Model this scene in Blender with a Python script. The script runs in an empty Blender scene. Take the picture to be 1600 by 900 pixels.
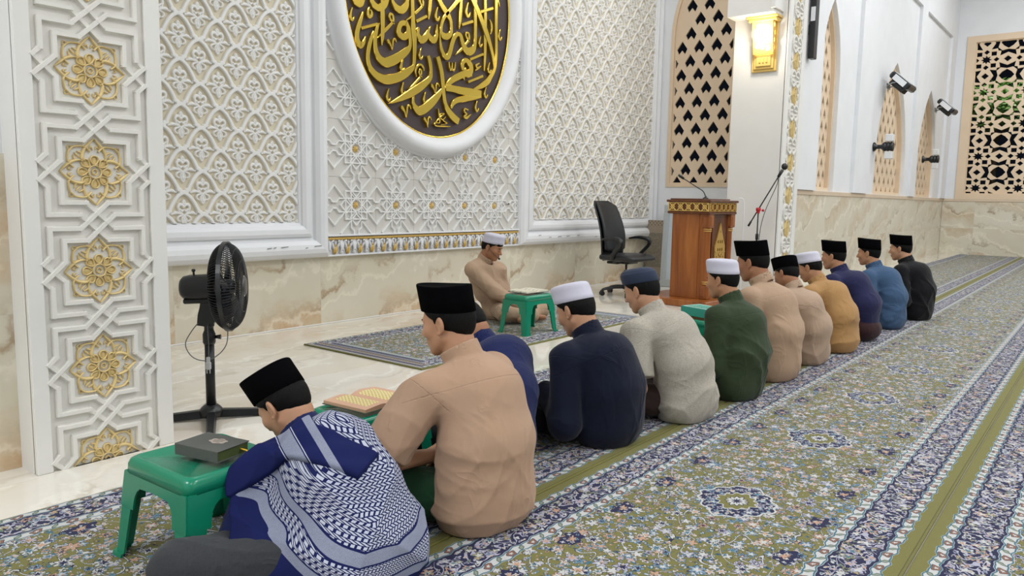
import bpy, bmesh, math, random
import numpy as np
from mathutils import Vector, Matrix, geometry

S = bpy.context.scene
COL = S.collection
PI = math.pi

# ------------------------------------------------------------------ camera
F_PX, CAM_H = 1189.85, 1.10
YAW, PITCH, ROLL = [math.radians(a) for a in (38.345, 6.649, -0.98)]


def cam_axes():
    cy, sy, cp, sp = math.cos(YAW), math.sin(YAW), math.cos(PITCH), math.sin(PITCH)
    fwd = np.array([cy * cp, sy * cp, -sp])
    right = np.array([sy, -cy, 0.0])
    down = np.cross(fwd, right)
    cr, sr = math.cos(ROLL), math.sin(ROLL)
    return cr * right + sr * down, -sr * right + cr * down, fwd


R_, D_, F_ = cam_axes()
cam_data = bpy.data.cameras.new('camera')
cam = bpy.data.objects.new('camera', cam_data)
COL.objects.link(cam)
cam_data.sensor_width = 36.0
cam_data.lens = F_PX / 1600.0 * 36.0
cam_data.clip_start = 0.05
cam_data.clip_end = 200
m = Matrix.Identity(4)
for i in range(3):
    m[i][0], m[i][1], m[i][2] = R_[i], -D_[i], -F_[i]
m[0][3], m[1][3], m[2][3] = 0, 0, CAM_H
cam.matrix_world = m
S.camera = cam

# ------------------------------------------------------------------ world, exposure, ceiling lights
S.view_settings.view_transform = 'Standard'
S.view_settings.look = 'None'
S.view_settings.gamma = 1.0
S.view_settings.use_curve_mapping = False
S.view_settings.exposure = 0.35
w = bpy.data.worlds.new('night_sky')
S.world = w
w.use_nodes = True
w.node_tree.nodes['Background'].inputs[0].default_value = (0.01, 0.013, 0.02, 1)
w.node_tree.nodes['Background'].inputs[1].default_value = 0.3


def area(name, loc, size, power, color=(1, 1, 1), rot=(0, 0, 0)):
    d = bpy.data.lights.new(name, 'AREA')
    d.shape = 'RECTANGLE'
    d.size, d.size_y = size
    d.energy = power
    d.color = color
    o = bpy.data.objects.new(name, d)
    o.location = loc
    o.rotation_euler = rot
    COL.objects.link(o)
    return o


CEIL = 6.6
LIGHT_W = (0.95, 0.98, 1.0)
for lx, ly, pw in ((-3.5, 1.6, 180), (-2.0, -3.5, 60), (3.2, -2.8, 110), (9.0, -2.5, 120), (15.0, -2.5, 120), (6.0, 0.9, 80), (12.0, 0.9, 75), (17.0, 0.9, 75), (2, -7, 100), (12, -7, 100)):
    area('ceiling_lamp', (lx, ly, CEIL - 0.06), (1.6, 1.6), pw, LIGHT_W)
for lx, pw in ((3.3, 12), (5.4, 12), (8.2, 14)):
    area('alcove_lamp', (lx, 4.2, 5.2), (0.9, 0.5), pw, (0.97, 0.985, 1.0))

# ------------------------------------------------------------------ photograph rays -> points on real surfaces
def ray(x, y):
    return R_ * ((x - 800) / F_PX) + D_ * ((y - 450) / F_PX) + F_


def on_y(x, y, Y):
    d = ray(x, y)
    t = Y / d[1]
    return np.array([t * d[0], Y, CAM_H + t * d[2]])


# ------------------------------------------------------------------ mesh helpers
def fast_mesh(name, V, Fq, mats, smooth=True, midx=None):
    me = bpy.data.meshes.new(name)
    V = np.asarray(V, np.float32)
    Fq = np.asarray(Fq, np.int32)
    k = Fq.shape[1]
    me.vertices.add(len(V))
    me.vertices.foreach_set('co', V.ravel())
    me.loops.add(Fq.size)
    me.loops.foreach_set('vertex_index', Fq.ravel())
    me.polygons.add(len(Fq))
    me.polygons.foreach_set('loop_start', np.arange(0, Fq.size, k, dtype=np.int32))
    me.polygons.foreach_set('loop_total', np.full(len(Fq), k, np.int32))
    me.polygons.foreach_set('use_smooth', np.full(len(Fq), smooth))
    for m_ in (mats if isinstance(mats, (list, tuple)) else [mats]):
        me.materials.append(m_)
    if midx is not None:
        me.polygons.foreach_set('material_index', np.asarray(midx, np.int32))
    me.update(calc_edges=True)
    me.validate()
    return me


def link(name, me, parent=None, loc=None, rz=None):
    o = bpy.data.objects.new(name, me)
    COL.objects.link(o)
    if parent is not None:
        o.parent = parent
    if loc is not None:
        o.location = loc
    if rz is not None:
        o.rotation_euler = (0, 0, rz)
    return o


def thing(name, label, cat, loc=(0, 0, 0), rz=0.0, group=None):
    o = bpy.data.objects.new(name, None)
    o.empty_display_size = 0.1
    COL.objects.link(o)
    o.location = loc
    o.rotation_euler = (0, 0, rz)
    return tag(o, label, cat, group)


def tag(o, label, cat=None, group=None, kind=None):
    o['label'] = label
    if cat:
        o['category'] = cat
    if group:
        o['group'] = group
    if kind:
        o['kind'] = kind
    return o


def struct(o, label=None):
    o['kind'] = 'structure'
    if label:
        o['label'] = label
    return o


class MB:
    """collects shapes, builds them as one mesh object"""

    def __init__(s):
        s.v, s.f, s.mi, s.sm = [], [], [], []
        s.cur = 0
        s.T = None

    def add(s, vs, fs, smooth=False):
        n = len(s.v)
        if s.T is not None:
            vs = [tuple(s.T @ Vector(p)) for p in vs]
        s.v.extend([tuple(map(float, p)) for p in vs])
        for f in fs:
            s.f.append(tuple(int(i) + n for i in f))
            s.mi.append(s.cur)
            s.sm.append(smooth)
        return s

    def box(s, x0, x1, y0, y1, z0, z1, c=0.0):
        if c <= 0:
            v = [(x, y, z) for x in (x0, x1) for y in (y0, y1) for z in (z0, z1)]
            f = [(0, 1, 3, 2), (4, 6, 7, 5), (0, 4, 5, 1), (2, 3, 7, 6), (0, 2, 6, 4), (1, 5, 7, 3)]
            return s.add(v, f)
        lo, hi = (x0, y0, z0), (x1, y1, z1)
        V, idx = [], {}
        for a in (0, 1):
            for b in (0, 1):
                for d in (0, 1):
                    sg = (a, b, d)
                    for ax in range(3):
                        p = []
                        for k in range(3):
                            base = hi[k] if sg[k] else lo[k]
                            if k != ax:
                                base += -c if sg[k] else c
                            p.append(base)
                        idx[(sg, ax)] = len(V)
                        V.append(p)
        Fs = []
        for ax in range(3):
            o1, o2 = [k for k in range(3) if k != ax]
            for sv in (0, 1):
                q = []
                for (p1, p2) in ((0, 0), (1, 0), (1, 1), (0, 1)):
                    sg = [0, 0, 0]
                    sg[ax], sg[o1], sg[o2] = sv, p1, p2
                    q.append(idx[(tuple(sg), ax)])
                Fs.append(q)
            for p1 in (0, 1):
                for p2 in (0, 1):
                    a0, a1 = [0, 0, 0], [0, 0, 0]
                    a0[o1] = a1[o1] = p1
                    a0[o2] = a1[o2] = p2
                    a1[ax] = 1
                    a0, a1 = tuple(a0), tuple(a1)
                    Fs.append((idx[(a0, o1)], idx[(a1, o1)], idx[(a1, o2)], idx[(a0, o2)]))
        for a in (0, 1):
            for b in (0, 1):
                for d in (0, 1):
                    Fs.append(tuple(idx[((a, b, d), k)] for k in range(3)))
        return s.add(V, Fs)

    def ring_strip(s, rings, closed_ring=True, caps=True, smooth=True):
        n = len(rings[0])
        V = [p for r in rings for p in r]
        Fs = []
        for i in range(len(rings) - 1):
            for j in range(n if closed_ring else n - 1):
                a, b = i * n + j, i * n + (j + 1) % n
                Fs.append((a, b, b + n, a + n))
        s.add(V, Fs, smooth)
        if caps and closed_ring:
            k = len(s.v) - len(V)
            for base in (0, (len(rings) - 1) * n):
                s.f.append(tuple(k + base + j for j in range(n)))
                s.mi.append(s.cur)
                s.sm.append(False)
        return s

    def lathe(s, prof, n=32, c=(0, 0, 0), sx=1.0, sy=1.0, caps=True, smooth=True):
        rings = []
        for r, z in prof:
            rings.append([(c[0] + sx * r * math.cos(2 * PI * j / n), c[1] + sy * r * math.sin(2 * PI * j / n), c[2] + z) for j in range(n)])
        return s.ring_strip(rings, True, caps, smooth)

    def tube(s, pts, r, n=10, closed=False, caps=True, flat=1.0):
        P = [Vector(p) for p in pts]
        rr = r if isinstance(r, (list, tuple)) else [r] * len(P)
        rings, up = [], None
        L = len(P)
        for i, p in enumerate(P):
            if closed:
                t = (P[(i + 1) % L] - P[i - 1])
            else:
                t = P[min(i + 1, L - 1)] - P[max(i - 1, 0)]
            t.normalize()
            if up is None:
                up = Vector((0, 0, 1)) if abs(t.z) < 0.9 else Vector((1, 0, 0))
            a = t.cross(up)
            if a.length < 1e-6:
                a = t.orthogonal()
            a.normalize()
            up = a.cross(t).normalized()
            rings.append([tuple(p + a * (rr[i] * math.cos(2 * PI * j / n)) + up * (rr[i] * flat * math.sin(2 * PI * j / n))) for j in range(n)])
        if closed:
            rings.append(rings[0])
        return s.ring_strip(rings, True, caps and not closed, True)

    def sphere(s, c, r, nu=16, nv=10):
        r = r if isinstance(r, (list, tuple)) else (r, r, r)
        rings = []
        for i in range(nv + 1):
            th = PI * (0.02 + 0.96 * i / nv)
            rings.append([(c[0] + r[0] * math.sin(th) * math.cos(2 * PI * j / nu), c[1] + r[1] * math.sin(th) * math.sin(2 * PI * j / nu), c[2] - r[2] * math.cos(th)) for j in range(nu)])
        return s.ring_strip(rings)

    def prism(s, poly, h0, h1, fn=None, smooth=False):
        """poly: list of (a, b); extruded from h0 to h1; fn(a, b, h) -> xyz"""
        fn = fn or (lambda a, b, h: (a, b, h))
        n = len(poly)
        V = [fn(a, b, h0) for a, b in poly] + [fn(a, b, h1) for a, b in poly]
        s.add(V, [tuple(range(n))[::-1], tuple(range(n, 2 * n))] + [(i, (i + 1) % n, (i + 1) % n + n, i + n) for i in range(n)], smooth)
        return s

    def bar(s, a, b, w, h, base, ext=0.5, top=0.6):
        """raised strap on a wall plane: a, b = (u, z); base(u, z, h) -> xyz"""
        d = np.array(b, float) - np.array(a, float)
        L = np.hypot(*d)
        if L < 1e-6:
            return s
        d /= L
        s.nb = (getattr(s, 'nb', 0) * 7 + 3) % 17
        h = h * (0.96 + 0.005 * s.nb)
        n = np.array([-d[1], d[0]])
        a2, b2 = np.array(a) - d * w * ext, np.array(b) + d * w * ext
        V = []
        for p in (a2, b2):
            for off, hh in ((-w / 2, 0), (-w / 2 * top, h), (w / 2 * top, h), (w / 2, 0)):
                q = p + n * off
                V.append(base(q[0], q[1], hh))
        s.add(V, [(0, 1, 5, 4), (1, 2, 6, 5), (2, 3, 7, 6), (0, 3, 2, 1), (4, 5, 6, 7), (0, 4, 7, 3)])
        return s

    def build(s, name, mats, parent=None, loc=None, rz=None, recalc=True, smooth=None):
        me = bpy.data.meshes.new(name)
        me.from_pydata(s.v, [], s.f)
        for m_ in (mats if isinstance(mats, (list, tuple)) else [mats]):
            me.materials.append(m_)
        if len(s.f) == len(me.polygons):
            me.polygons.foreach_set('material_index', s.mi)
            me.polygons.foreach_set('use_smooth', s.sm if smooth is None else [smooth] * len(s.f))
        if recalc:
            bm = bmesh.new()
            bm.from_mesh(me)
            bmesh.ops.recalc_face_normals(bm, faces=bm.faces)
            bm.to_mesh(me)
            bm.free()
        me.update()
        return link(name, me, parent, loc, rz)


def spline(pts, n=8, closed=False):
    """Catmull-Rom through points of any dimension"""
    P = np.array(pts, float)
    L = len(P)
    out = []
    for i in range(L if closed else L - 1):
        if closed:
            p0, p1, p2, p3 = P[i - 1], P[i], P[(i + 1) % L], P[(i + 2) % L]
        else:
            p0, p1, p2, p3 = P[max(i - 1, 0)], P[i], P[i + 1], P[min(i + 2, L - 1)]
        for k in range(n):
            t = k / n
            out.append(0.5 * ((2 * p1) + (-p0 + p2) * t + (2 * p0 - 5 * p1 + 4 * p2 - p3) * t * t + (-p0 + 3 * p1 - 3 * p2 + p3) * t ** 3))
    if not closed:
        out.append(P[-1])
    return np.array(out)


def ellipse(cx, cy, a, b, n):
    return [(cx + a * math.cos(2 * PI * i / n), cy + b * math.sin(2 * PI * i / n)) for i in range(n)]


def holed_plate(mb, outer, holes, h0, h1, fn):
    """flat plate with holes, given thickness; fn(a, b, h) -> xyz"""
    co, fc = [], []
    for poly in [outer] + holes:
        if sum(poly[i - 1][0] * poly[i][1] - poly[i][0] * poly[i - 1][1] for i in range(len(poly))) < 0:
            poly = poly[::-1]
        k = len(co)
        co.extend([Vector((float(p[0]), float(p[1]))) for p in poly])
        fc.append(list(range(k, k + len(poly))))
    V, E, Fc, ov, oe, of = geometry.delaunay_2d_cdt(co, [], fc, 0, 1e-6)
    tris = [f for f, o in zip(Fc, of) if 0 in o and len(o) == 1]
    n = len(V)
    verts = [fn(v.x, v.y, h0) for v in V] + [fn(v.x, v.y, h1) for v in V]
    faces = [tuple(f) for f in tris] + [tuple(i + n for i in f[::-1]) for f in tris]
    cnt = {}
    for f in tris:
        for i in range(3):
            a, b = f[i], f[(i + 1) % 3]
            cnt[(min(a, b), max(a, b))] = cnt.get((min(a, b), max(a, b)), 0) + 1
    for (a, b), c in cnt.items():
        if c == 1:
            faces.append((a, b, b + n, a + n))
    mb.add(verts, faces)
    return mb


# ------------------------------------------------------------------ node maths
class X:
    """a socket in a material's tree with arithmetic"""

    def __init__(s, nt, sock):
        s.nt, s.s = nt, sock

    def _op(s, op, *args, clamp=False):
        n = s.nt.nodes.new('ShaderNodeMath')
        n.operation = op
        n.use_clamp = clamp
        for i, a in enumerate((s,) + args):
            if isinstance(a, X):
                s.nt.links.new(a.s, n.inputs[i])
            else:
                n.inputs[i].default_value = float(a)
        return X(s.nt, n.outputs[0])

    def __add__(s, o): return s._op('ADD', o)
    def __radd__(s, o): return s._op('ADD', o)
    def __sub__(s, o): return s._op('SUBTRACT', o)
    def __rsub__(s, o): return (s * -1.0) + o
    def __mul__(s, o): return s._op('MULTIPLY', o)
    def __rmul__(s, o): return s._op('MULTIPLY', o)
    def __truediv__(s, o): return s._op('DIVIDE', o)
    def __pow__(s, o): return s._op('POWER', o)
    def lt(s, o): return s._op('LESS_THAN', o)
    def gt(s, o): return s._op('GREATER_THAN', o)
    def abs(s): return s._op('ABSOLUTE')
    def sin(s): return s._op('SINE')
    def cos(s): return s._op('COSINE')
    def sqrt(s): return s._op('SQRT')
    def fract(s): return s._op('FRACT')
    def floor(s): return s._op('FLOOR')
    def mn(s, o): return s._op('MINIMUM', o)
    def mx(s, o): return s._op('MAXIMUM', o)
    def atan2(s, o): return s._op('ARCTAN2', o)
    def ping(s, o): return s._op('PINGPONG', o)

    def step(s, a, b):
        n = s.nt.nodes.new('ShaderNodeMapRange')
        n.interpolation_type = 'SMOOTHSTEP'
        s.nt.links.new(s.s, n.inputs[0])
        for i, v in ((1, a), (2, b)):
            if isinstance(v, X):
                s.nt.links.new(v.s, n.inputs[i])
            else:
                n.inputs[i].default_value = v
        return X(s.nt, n.outputs[0])


class Mat:
    def __init__(s, name, color=(0.8, 0.8, 0.8), rough=0.5, metal=0.0, spec=0.5):
        s.m = bpy.data.materials.new(name)
        s.m.use_nodes = True
        s.nt = s.m.node_tree
        s.b = s.nt.nodes['Principled BSDF']
        s.b.inputs['Base Color'].default_value = (*color, 1)
        s.b.inputs['Roughness'].default_value = rough
        s.b.inputs['Metallic'].default_value = metal
        s.b.inputs['Specular IOR Level'].default_value = spec
        s.color = color

    def coords(s, kind='Object'):
        n = s.nt.nodes.new('ShaderNodeTexCoord')
        return n.outputs[kind]

    def xyz(s, vec=None):
        n = s.nt.nodes.new('ShaderNodeSeparateXYZ')
        s.nt.links.new(vec if vec is not None else s.coords(), n.inputs[0])
        return [X(s.nt, o) for o in n.outputs]

    def vec(s, x, y, z=0.0):
        n = s.nt.nodes.new('ShaderNodeCombineXYZ')
        for i, a in enumerate((x, y, z)):
            if isinstance(a, X):
                s.nt.links.new(a.s, n.inputs[i])
            else:
                n.inputs[i].default_value = a
        return n.outputs[0]

    def noise(s, vec, scale, detail=3, rough=0.5, dist=0.0, color=False):
        n = s.nt.nodes.new('ShaderNodeTexNoise')
        n.inputs['Scale'].default_value = scale
        n.inputs['Detail'].default_value = detail
        n.inputs['Roughness'].default_value = rough
        n.inputs['Distortion'].default_value = dist
        if vec is not None:
            s.nt.links.new(vec, n.inputs['Vector'])
        return n.outputs['Color'] if color else X(s.nt, n.outputs['Fac'])

    def voro(s, vec, scale, rand=1.0):
        n = s.nt.nodes.new('ShaderNodeTexVoronoi')
        n.voronoi_dimensions = '2D'
        n.inputs['Scale'].default_value = scale
        n.inputs['Randomness'].default_value = rand
        s.nt.links.new(vec, n.inputs['Vector'])
        c = s.nt.nodes.new('ShaderNodeSeparateColor')
        s.nt.links.new(n.outputs['Color'], c.inputs[0])
        return X(s.nt, n.outputs['Distance']), [X(s.nt, o) for o in c.outputs], n.outputs['Position']

    def mix(s, fac, a, b):
        n = s.nt.nodes.new('ShaderNodeMix')
        n.data_type = 'RGBA'
        if isinstance(fac, X):
            s.nt.links.new(fac.s, n.inputs[0])
        else:
            n.inputs[0].default_value = fac
        for i, c in ((6, a), (7, b)):
            if isinstance(c, tuple):
                n.inputs[i].default_value = (*c, 1)
            else:
                s.nt.links.new(c, n.inputs[i])
        return n.outputs[2]

    def ramp(s, fac, stops, interp='LINEAR'):
        n = s.nt.nodes.new('ShaderNodeValToRGB')
        n.color_ramp.interpolation = interp
        e = n.color_ramp.elements
        while len(e) < len(stops):
            e.new(0.5)
        for k, (p, c) in enumerate(stops):
            e[k].position = p
            e[k].color = (*c, 1)
        s.nt.links.new(fac.s, n.inputs[0])
        return n.outputs[0]

    def base(s, sock):
        s.nt.links.new(sock, s.b.inputs['Base Color'])
        return s

    def rough(s, x):
        s.nt.links.new(x.s, s.b.inputs['Roughness'])
        return s

    def bump(s, x, strength=0.3, dist=0.01):
        n = s.nt.nodes.new('ShaderNodeBump')
        n.inputs['Strength'].default_value = strength
        n.inputs['Distance'].default_value = dist
        s.nt.links.new(x.s, n.inputs['Height'])
        s.nt.links.new(n.outputs[0], s.b.inputs['Normal'])
        return s

    def attr(s, name):
        n = s.nt.nodes.new('ShaderNodeAttribute')
        n.attribute_name = name
        return X(s.nt, n.outputs['Fac'])


def srgb(r, g, b):
    f = lambda c: (c / 255 / 12.92) if c <= 10 else ((c / 255 + 0.055) / 1.055) ** 2.4
    return (f(r), f(g), f(b))


def plain(name, color, rough=0.5, metal=0.0, spec=0.5, var=0.06, bscale=60, bump=0.05):
    """a painted / moulded surface: slight mottling and fine bump"""
    M = Mat(name, color, rough, metal, spec)
    v = M.coords()
    n = M.noise(v, 3.0, 4)
    M.base(M.mix(n, tuple(max(0, c * (1 - var)) for c in color), tuple(min(1, c * (1 + var)) for c in color)))
    if bump:
        M.bump(M.noise(v, bscale, 2), bump, 0.004)
    return M.m


# ------------------------------------------------------------------ shared materials
WHITE = plain('white_paint', (0.80, 0.81, 0.83), 0.55, bump=0.03)
IVORY = plain('ivory_paint', (0.79, 0.77, 0.72), 0.55, bump=0.03)
WARMWHITE = plain('warm_white_paint', (0.80, 0.785, 0.75), 0.55, bump=0.03)
BEIGE = plain('beige_screen_paint', srgb(226, 203, 174), 0.55, bump=0.03)
SANDBAND = plain('sand_trim_paint', srgb(214, 194, 170), 0.5)
GOLDPAINT = plain('gold_paint', srgb(222, 186, 104), 0.5, 0.0, bump=0.1)
PALEGOLD = plain('pale_gold_paint', srgb(224, 200, 142), 0.5, 0.0, var=0.14, bump=0.1)
GOLD = plain('polished_gold', (0.92, 0.66, 0.12), 0.16, 1.0, bump=0.0, var=0.05)
BLACKP = plain('black_plastic', (0.010, 0.011, 0.013), 0.32)
BLACKM = plain('black_metal', (0.014, 0.015, 0.017), 0.38, 0.3)
CHROME = plain('chrome', (0.75, 0.76, 0.78), 0.15, 1.0, bump=0)
GREYMETAL = plain('grey_aluminium', srgb(176, 182, 184), 0.4, 0.2)
DARKVOID = plain('dark_night_ground', (0.006, 0.008, 0.007), 0.9)
# ------------------------------------------------------------------ marble
def marble(name, axes, tw, th, off, base, pale, tan, rough, vein=1.0, same=False, joint=0.0016, jc=(0.55, 0.52, 0.45)):
    M = Mat(name, base, rough)
    c = M.xyz()
    u, v = c[axes[0]] - off[0], c[axes[1]] - off[1]
    tu, tv = u / tw, v / th
    iu, iv = tu.floor(), tv.floor()
    fu, fv = tu.fract() * tw, tv.fract() * th
    if same:
        par = (iu * 0.5).fract() * 2.0
        fu2 = fu
        lv = M.vec(fu2 + par * 0.05, fv + iv * 3.1, par * 0.1)
    else:
        lv = M.vec(fu + iu * 7.31, fv + iv * 3.77, iu * 1.7 + iv)
    big = M.noise(lv, 1.4, 4, 0.55)
    warp = M.noise(lv, 2.6, 5, 0.6)
    # slanting bands carried by the noise
    s = M.xyz(lv)
    ph = s[1] * 5.5 - s[0] * 1.6 + warp * 4.2 + big * 2.0
    b1 = (ph.sin() * 0.5 + 0.5) ** 6.0
    b2 = ((ph * 2.3 + 1.0 + warp * 3.0).sin() * 0.5 + 0.5) ** 14.0
    fine = M.noise(lv, 9, 5, 0.7)
    col = M.mix((big - 0.32) * 2.2, pale, base)
    col = M.mix((b1 * fine * 1.1 * vein)._op('MINIMUM', 0.9), col, tan)
    dark = tuple(x * 0.55 for x in tan)
    col = M.mix((b2 * (warp - 0.42).mx(0.0) * 3.2 * vein)._op('MINIMUM', 0.8), col, dark)
    wv = ((ph * 3.1 + 2.0).sin() * 0.5 + 0.5) ** 22.0
    col = M.mix(wv * 0.45, col, tuple(min(1, x * 1.25) for x in pale))
    j = (fu.mn(fu * -1.0 + tw)).mn(fv.mn(fv * -1.0 + th)).lt(joint)
    col = M.mix(j * 0.55, col, jc)
    M.base(col)
    return M.m


FLOOR_M = marble('polished_marble_floor', (0, 1), 1.2, 0.6, (0.3, 0.18), srgb(224, 216, 200), srgb(234, 230, 222), srgb(210, 184, 148), 0.07, 0.55)
DADO_X = marble('veined_marble_dado', (0, 2), 1.30, 0.62, (0.16, 0.0), srgb(212, 203, 178), srgb(221, 215, 198), srgb(198, 152, 98), 0.14, 1.0, same=True)
DADO_R = marble('veined_marble_wall_tiles', (0, 2), 1.25, 0.64, (0.0, -0.03), srgb(208, 200, 178), srgb(219, 213, 198), srgb(190, 158, 118), 0.2, 0.7)
DADO_F = marble('veined_marble_end_tiles', (1, 2), 1.3, 0.64, (0.0, -0.03), srgb(208, 200, 176), srgb(219, 213, 196), srgb(190, 158, 118), 0.2, 0.9)

# ------------------------------------------------------------------ room shell
YQ, YW, XE, XS = 5.31, 3.28, 20.3, 9.90      # alcove back wall, front wall, end wall, alcove side wall
LIFT = 0.0

mb = MB()
mb.box(-6.2, XE + 0.2, -10.2, YQ + 0.2, -0.12, 0.0)
struct(mb.build('floor', FLOOR_M), 'polished cream marble floor with tan veins')
mb = MB()
mb.box(-6.2, XE + 0.2, -10.2, YQ + 0.2, CEIL, CEIL + 0.15)
struct(mb.build('ceiling', WHITE))
mb = MB()
mb.box(-6.3, XE + 0.2, -10.3, -10.15, 0, CEIL)
struct(mb.build('wall_rear', WHITE))
mb = MB()
mb.box(-6.35, -6.2, -10.2, YQ + 0.2, 0, CEIL)
struct(mb.build('wall_near', WHITE))

# alcove back wall (behind panels) with marble below
mb = MB()
mb.box(0.7, XS + 0.1, YQ, YQ + 0.2, 0.0, CEIL)
wq = struct(mb.build('wall_alcove', WHITE), 'white back wall of the prayer alcove')
mb = MB()
mb.box(0.75, XS - 0.002, YQ - 0.012, YQ - 0.0005, 0.0, 0.62)
struct(mb.build('wall_tiles', DADO_X, wq), 'cream marble with brown veins')
mb = MB()
mb.box(0.75, XS - 0.002, YQ - 0.020, YQ - 0.012, 0.0, 0.012, 0.003)
struct(mb.build('floor_strip', WARMWHITE, wq))

# left front wall and left alcove side
mb = MB()
mb.box(-6.2, 1.12, 3.37, 3.6, 0, CEIL)
wl = struct(mb.build('wall_left', WHITE), 'front wall left of the near ornate pillar')
mb = MB()
mb.box(-6.2, 1.115, 3.357, 3.3695, 0, 1.24)
struct(mb.build('wall_tiles', DADO_X, wl), 'cream veined marble tiles')
mb = MB()
mb.box(0.75, 0.95, 3.55, YQ, 0, CEIL)
struct(mb.build('wall_alcove_left', WHITE))

# alcove right side wall with the arched screen window
WB = [(4.095, 1.31), (5.075, 1.31)]           # window_1 outline: y from .. to ..
WCY, WH, WSP = 4.585, 0.49, 3.45


def pointed_arch(c, half, z0, zs, zt, n=14):
    """outline of an arch window: (a, z) list, counter-clockwise from bottom left"""
    pts = [(c - half, z0), (c + half, z0)]
    for i in range(n + 1):
        t = i / n
        a = half * (1 - t ** 2.0)
        z = zs + (zt - zs) * (t ** 0.95) if True else 0
        pts.append((c + half * math.cos(t * PI / 2) ** 0.85, zs + (zt - zs) * math.sin(t * PI / 2)))
    for i in range(n - 1, -1, -1):
        t = i / n
        pts.append((c - half * math.cos(t * PI / 2) ** 0.85, zs + (zt - zs) * math.sin(t * PI / 2)))
    return pts


def gothic(c, half, z0, zs, zt, n=12):
    """lancet outline"""
    pts = [(c - half, z0), (c + half, z0)]
    H = zt - zs
    Rr = (half * half + H * H) / (2 * half)
    th = math.asin(min(1, H / Rr))
    for i in range(n + 1):
        a = th * i / n
        pts.append((c + half - Rr + Rr * math.cos(a), zs + Rr * math.sin(a)))
    for i in range(n - 1, -1, -1):
        a = th * i / n
        pts.append((c - half + Rr - Rr * math.cos(a), zs + Rr * math.sin(a)))
    return pts


def spade_holes(c, half, z0, z1, pu, pv, hw, hh, phase=0.0, inside=None):
    out = []
    rows = int((z1 - z0) / (pv / 2)) + 2
    for r in range(rows):
        zc = z0 + r * pv / 2
        for k in range(-12, 13):
            uc = c + (k + (0.5 if r % 2 else 0.0) + phase) * pu
            poly = [(0, hh), (hw, -0.22 * hh), (0.58 * hw, -hh), (0, -0.40 * hh), (-0.58 * hw, -hh), (-hw, -0.22 * hh)]
            P = [(uc + a, zc + b) for a, b in poly]
            if max(p[0] for p in P) < c - half + 0.02 or min(p[0] for p in P) > c + half - 0.02:
                continue
            Q = clip_poly(clip_poly(P, 0, c - half, 1), 0, c + half, -1)
            Q = clip_poly(clip_poly(Q, 1, z0, 1), 1, z1, -1)
            if len(Q) < 3:
                continue
            ar = 0.5 * abs(sum(Q[i][0] * Q[(i + 1) % len(Q)][1] - Q[(i + 1) % len(Q)][0] * Q[i][1] for i in range(len(Q))))
            if ar < hw * hh * 0.12:
                continue
            if inside and not all(inside(*q) for q in Q):
                continue
            out.append(Q)
    return out


def clip_poly(P, ax, lim, sg):
    out = []
    for i in range(len(P)):
        a, b = P[i], P[(i + 1) % len(P)]
        ia, ib = (a[ax] - lim) * sg >= 0, (b[ax] - lim) * sg >= 0
        if ia:
            out.append(a)
        if ia != ib:
            t = (lim - a[ax]) / (b[ax] - a[ax])
            q = [a[0] + t * (b[0] - a[0]), a[1] + t * (b[1] - a[1])]
            q[ax] = lim
            out.append(tuple(q))
    # drop doubles
    res = []
    for p in out:
        if not res or math.hypot(p[0] - res[-1][0], p[1] - res[-1][1]) > 1e-5:
            res.append(p)
    if len(res) > 1 and math.hypot(res[0][0] - res[-1][0], res[0][1] - res[-1][1]) < 1e-5:
        res.pop()
    return res


def in_gothic(c, half, z0, zs, zt):
    H = zt - zs
    Rr = (half * half + H * H) / (2 * half)

    def f(a, z):
        if z <= zs:
            return abs(a - c) <= half + 1e-6 and z >= z0 - 1e-6
        return math.hypot(abs(a - c) + Rr - half, z - zs) < Rr and z < zt
    return f


def window_screen(idx, plane, c, half, z0, zs, zt, pu, pv, hw, hh, wall_t, depth, label, phase=0.0):
    """arched screen window set into a wall; plane(a, z, h): h goes into the wall"""
    fr = 0.05
    win = bpy.data.objects.new('window_%d' % idx, None)
    COL.objects.link(win)
    struct(win, label)
    outer = gothic(c, half, z0, zs, zt)
    inner = gothic(c, half - fr, z0 + fr, zs, zt - fr * 1.6)
    mbf = MB()
    holed_plate(mbf, outer, [inner], -0.012, depth, plane)
    o = mbf.build('window_frame', BEIGE, win)
    hs = spade_holes(c, half - fr - 0.012, z0 + fr + 0.012, zt, pu, pv, hw, hh, phase, in_gothic(c, half - fr - 0.01, z0 + fr + 0.01, zs, zt - fr * 1.6 - 0.02))
    mbs = MB()
    holed_plate(mbs, inner, hs, depth * 0.4, depth * 0.9, plane)
    mbs.build('window_screen', BEIGE, win)
    return win, outer


# alcove side wall: plate with arched opening
pl_side = lambda a, z, h: (XS + h, a, z)
win1, out1 = window_screen(1, pl_side, 4.60, 0.475, 1.31, 3.35, 4.45, 0.252, 0.368, 0.078, 0.090, 0.2, 0.05, 'tall beige arched window screen with rows of spade shaped holes', 0.28)
mb = MB()
holed_plate(mb, [(3.5, 0.0), (YQ, 0.0), (YQ, CEIL), (3.5, CEIL)], [out1], 0.0, 0.2, pl_side)
struct(mb.build('wall_alcove_right', WHITE), 'white side wall of the alcove')

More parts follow.
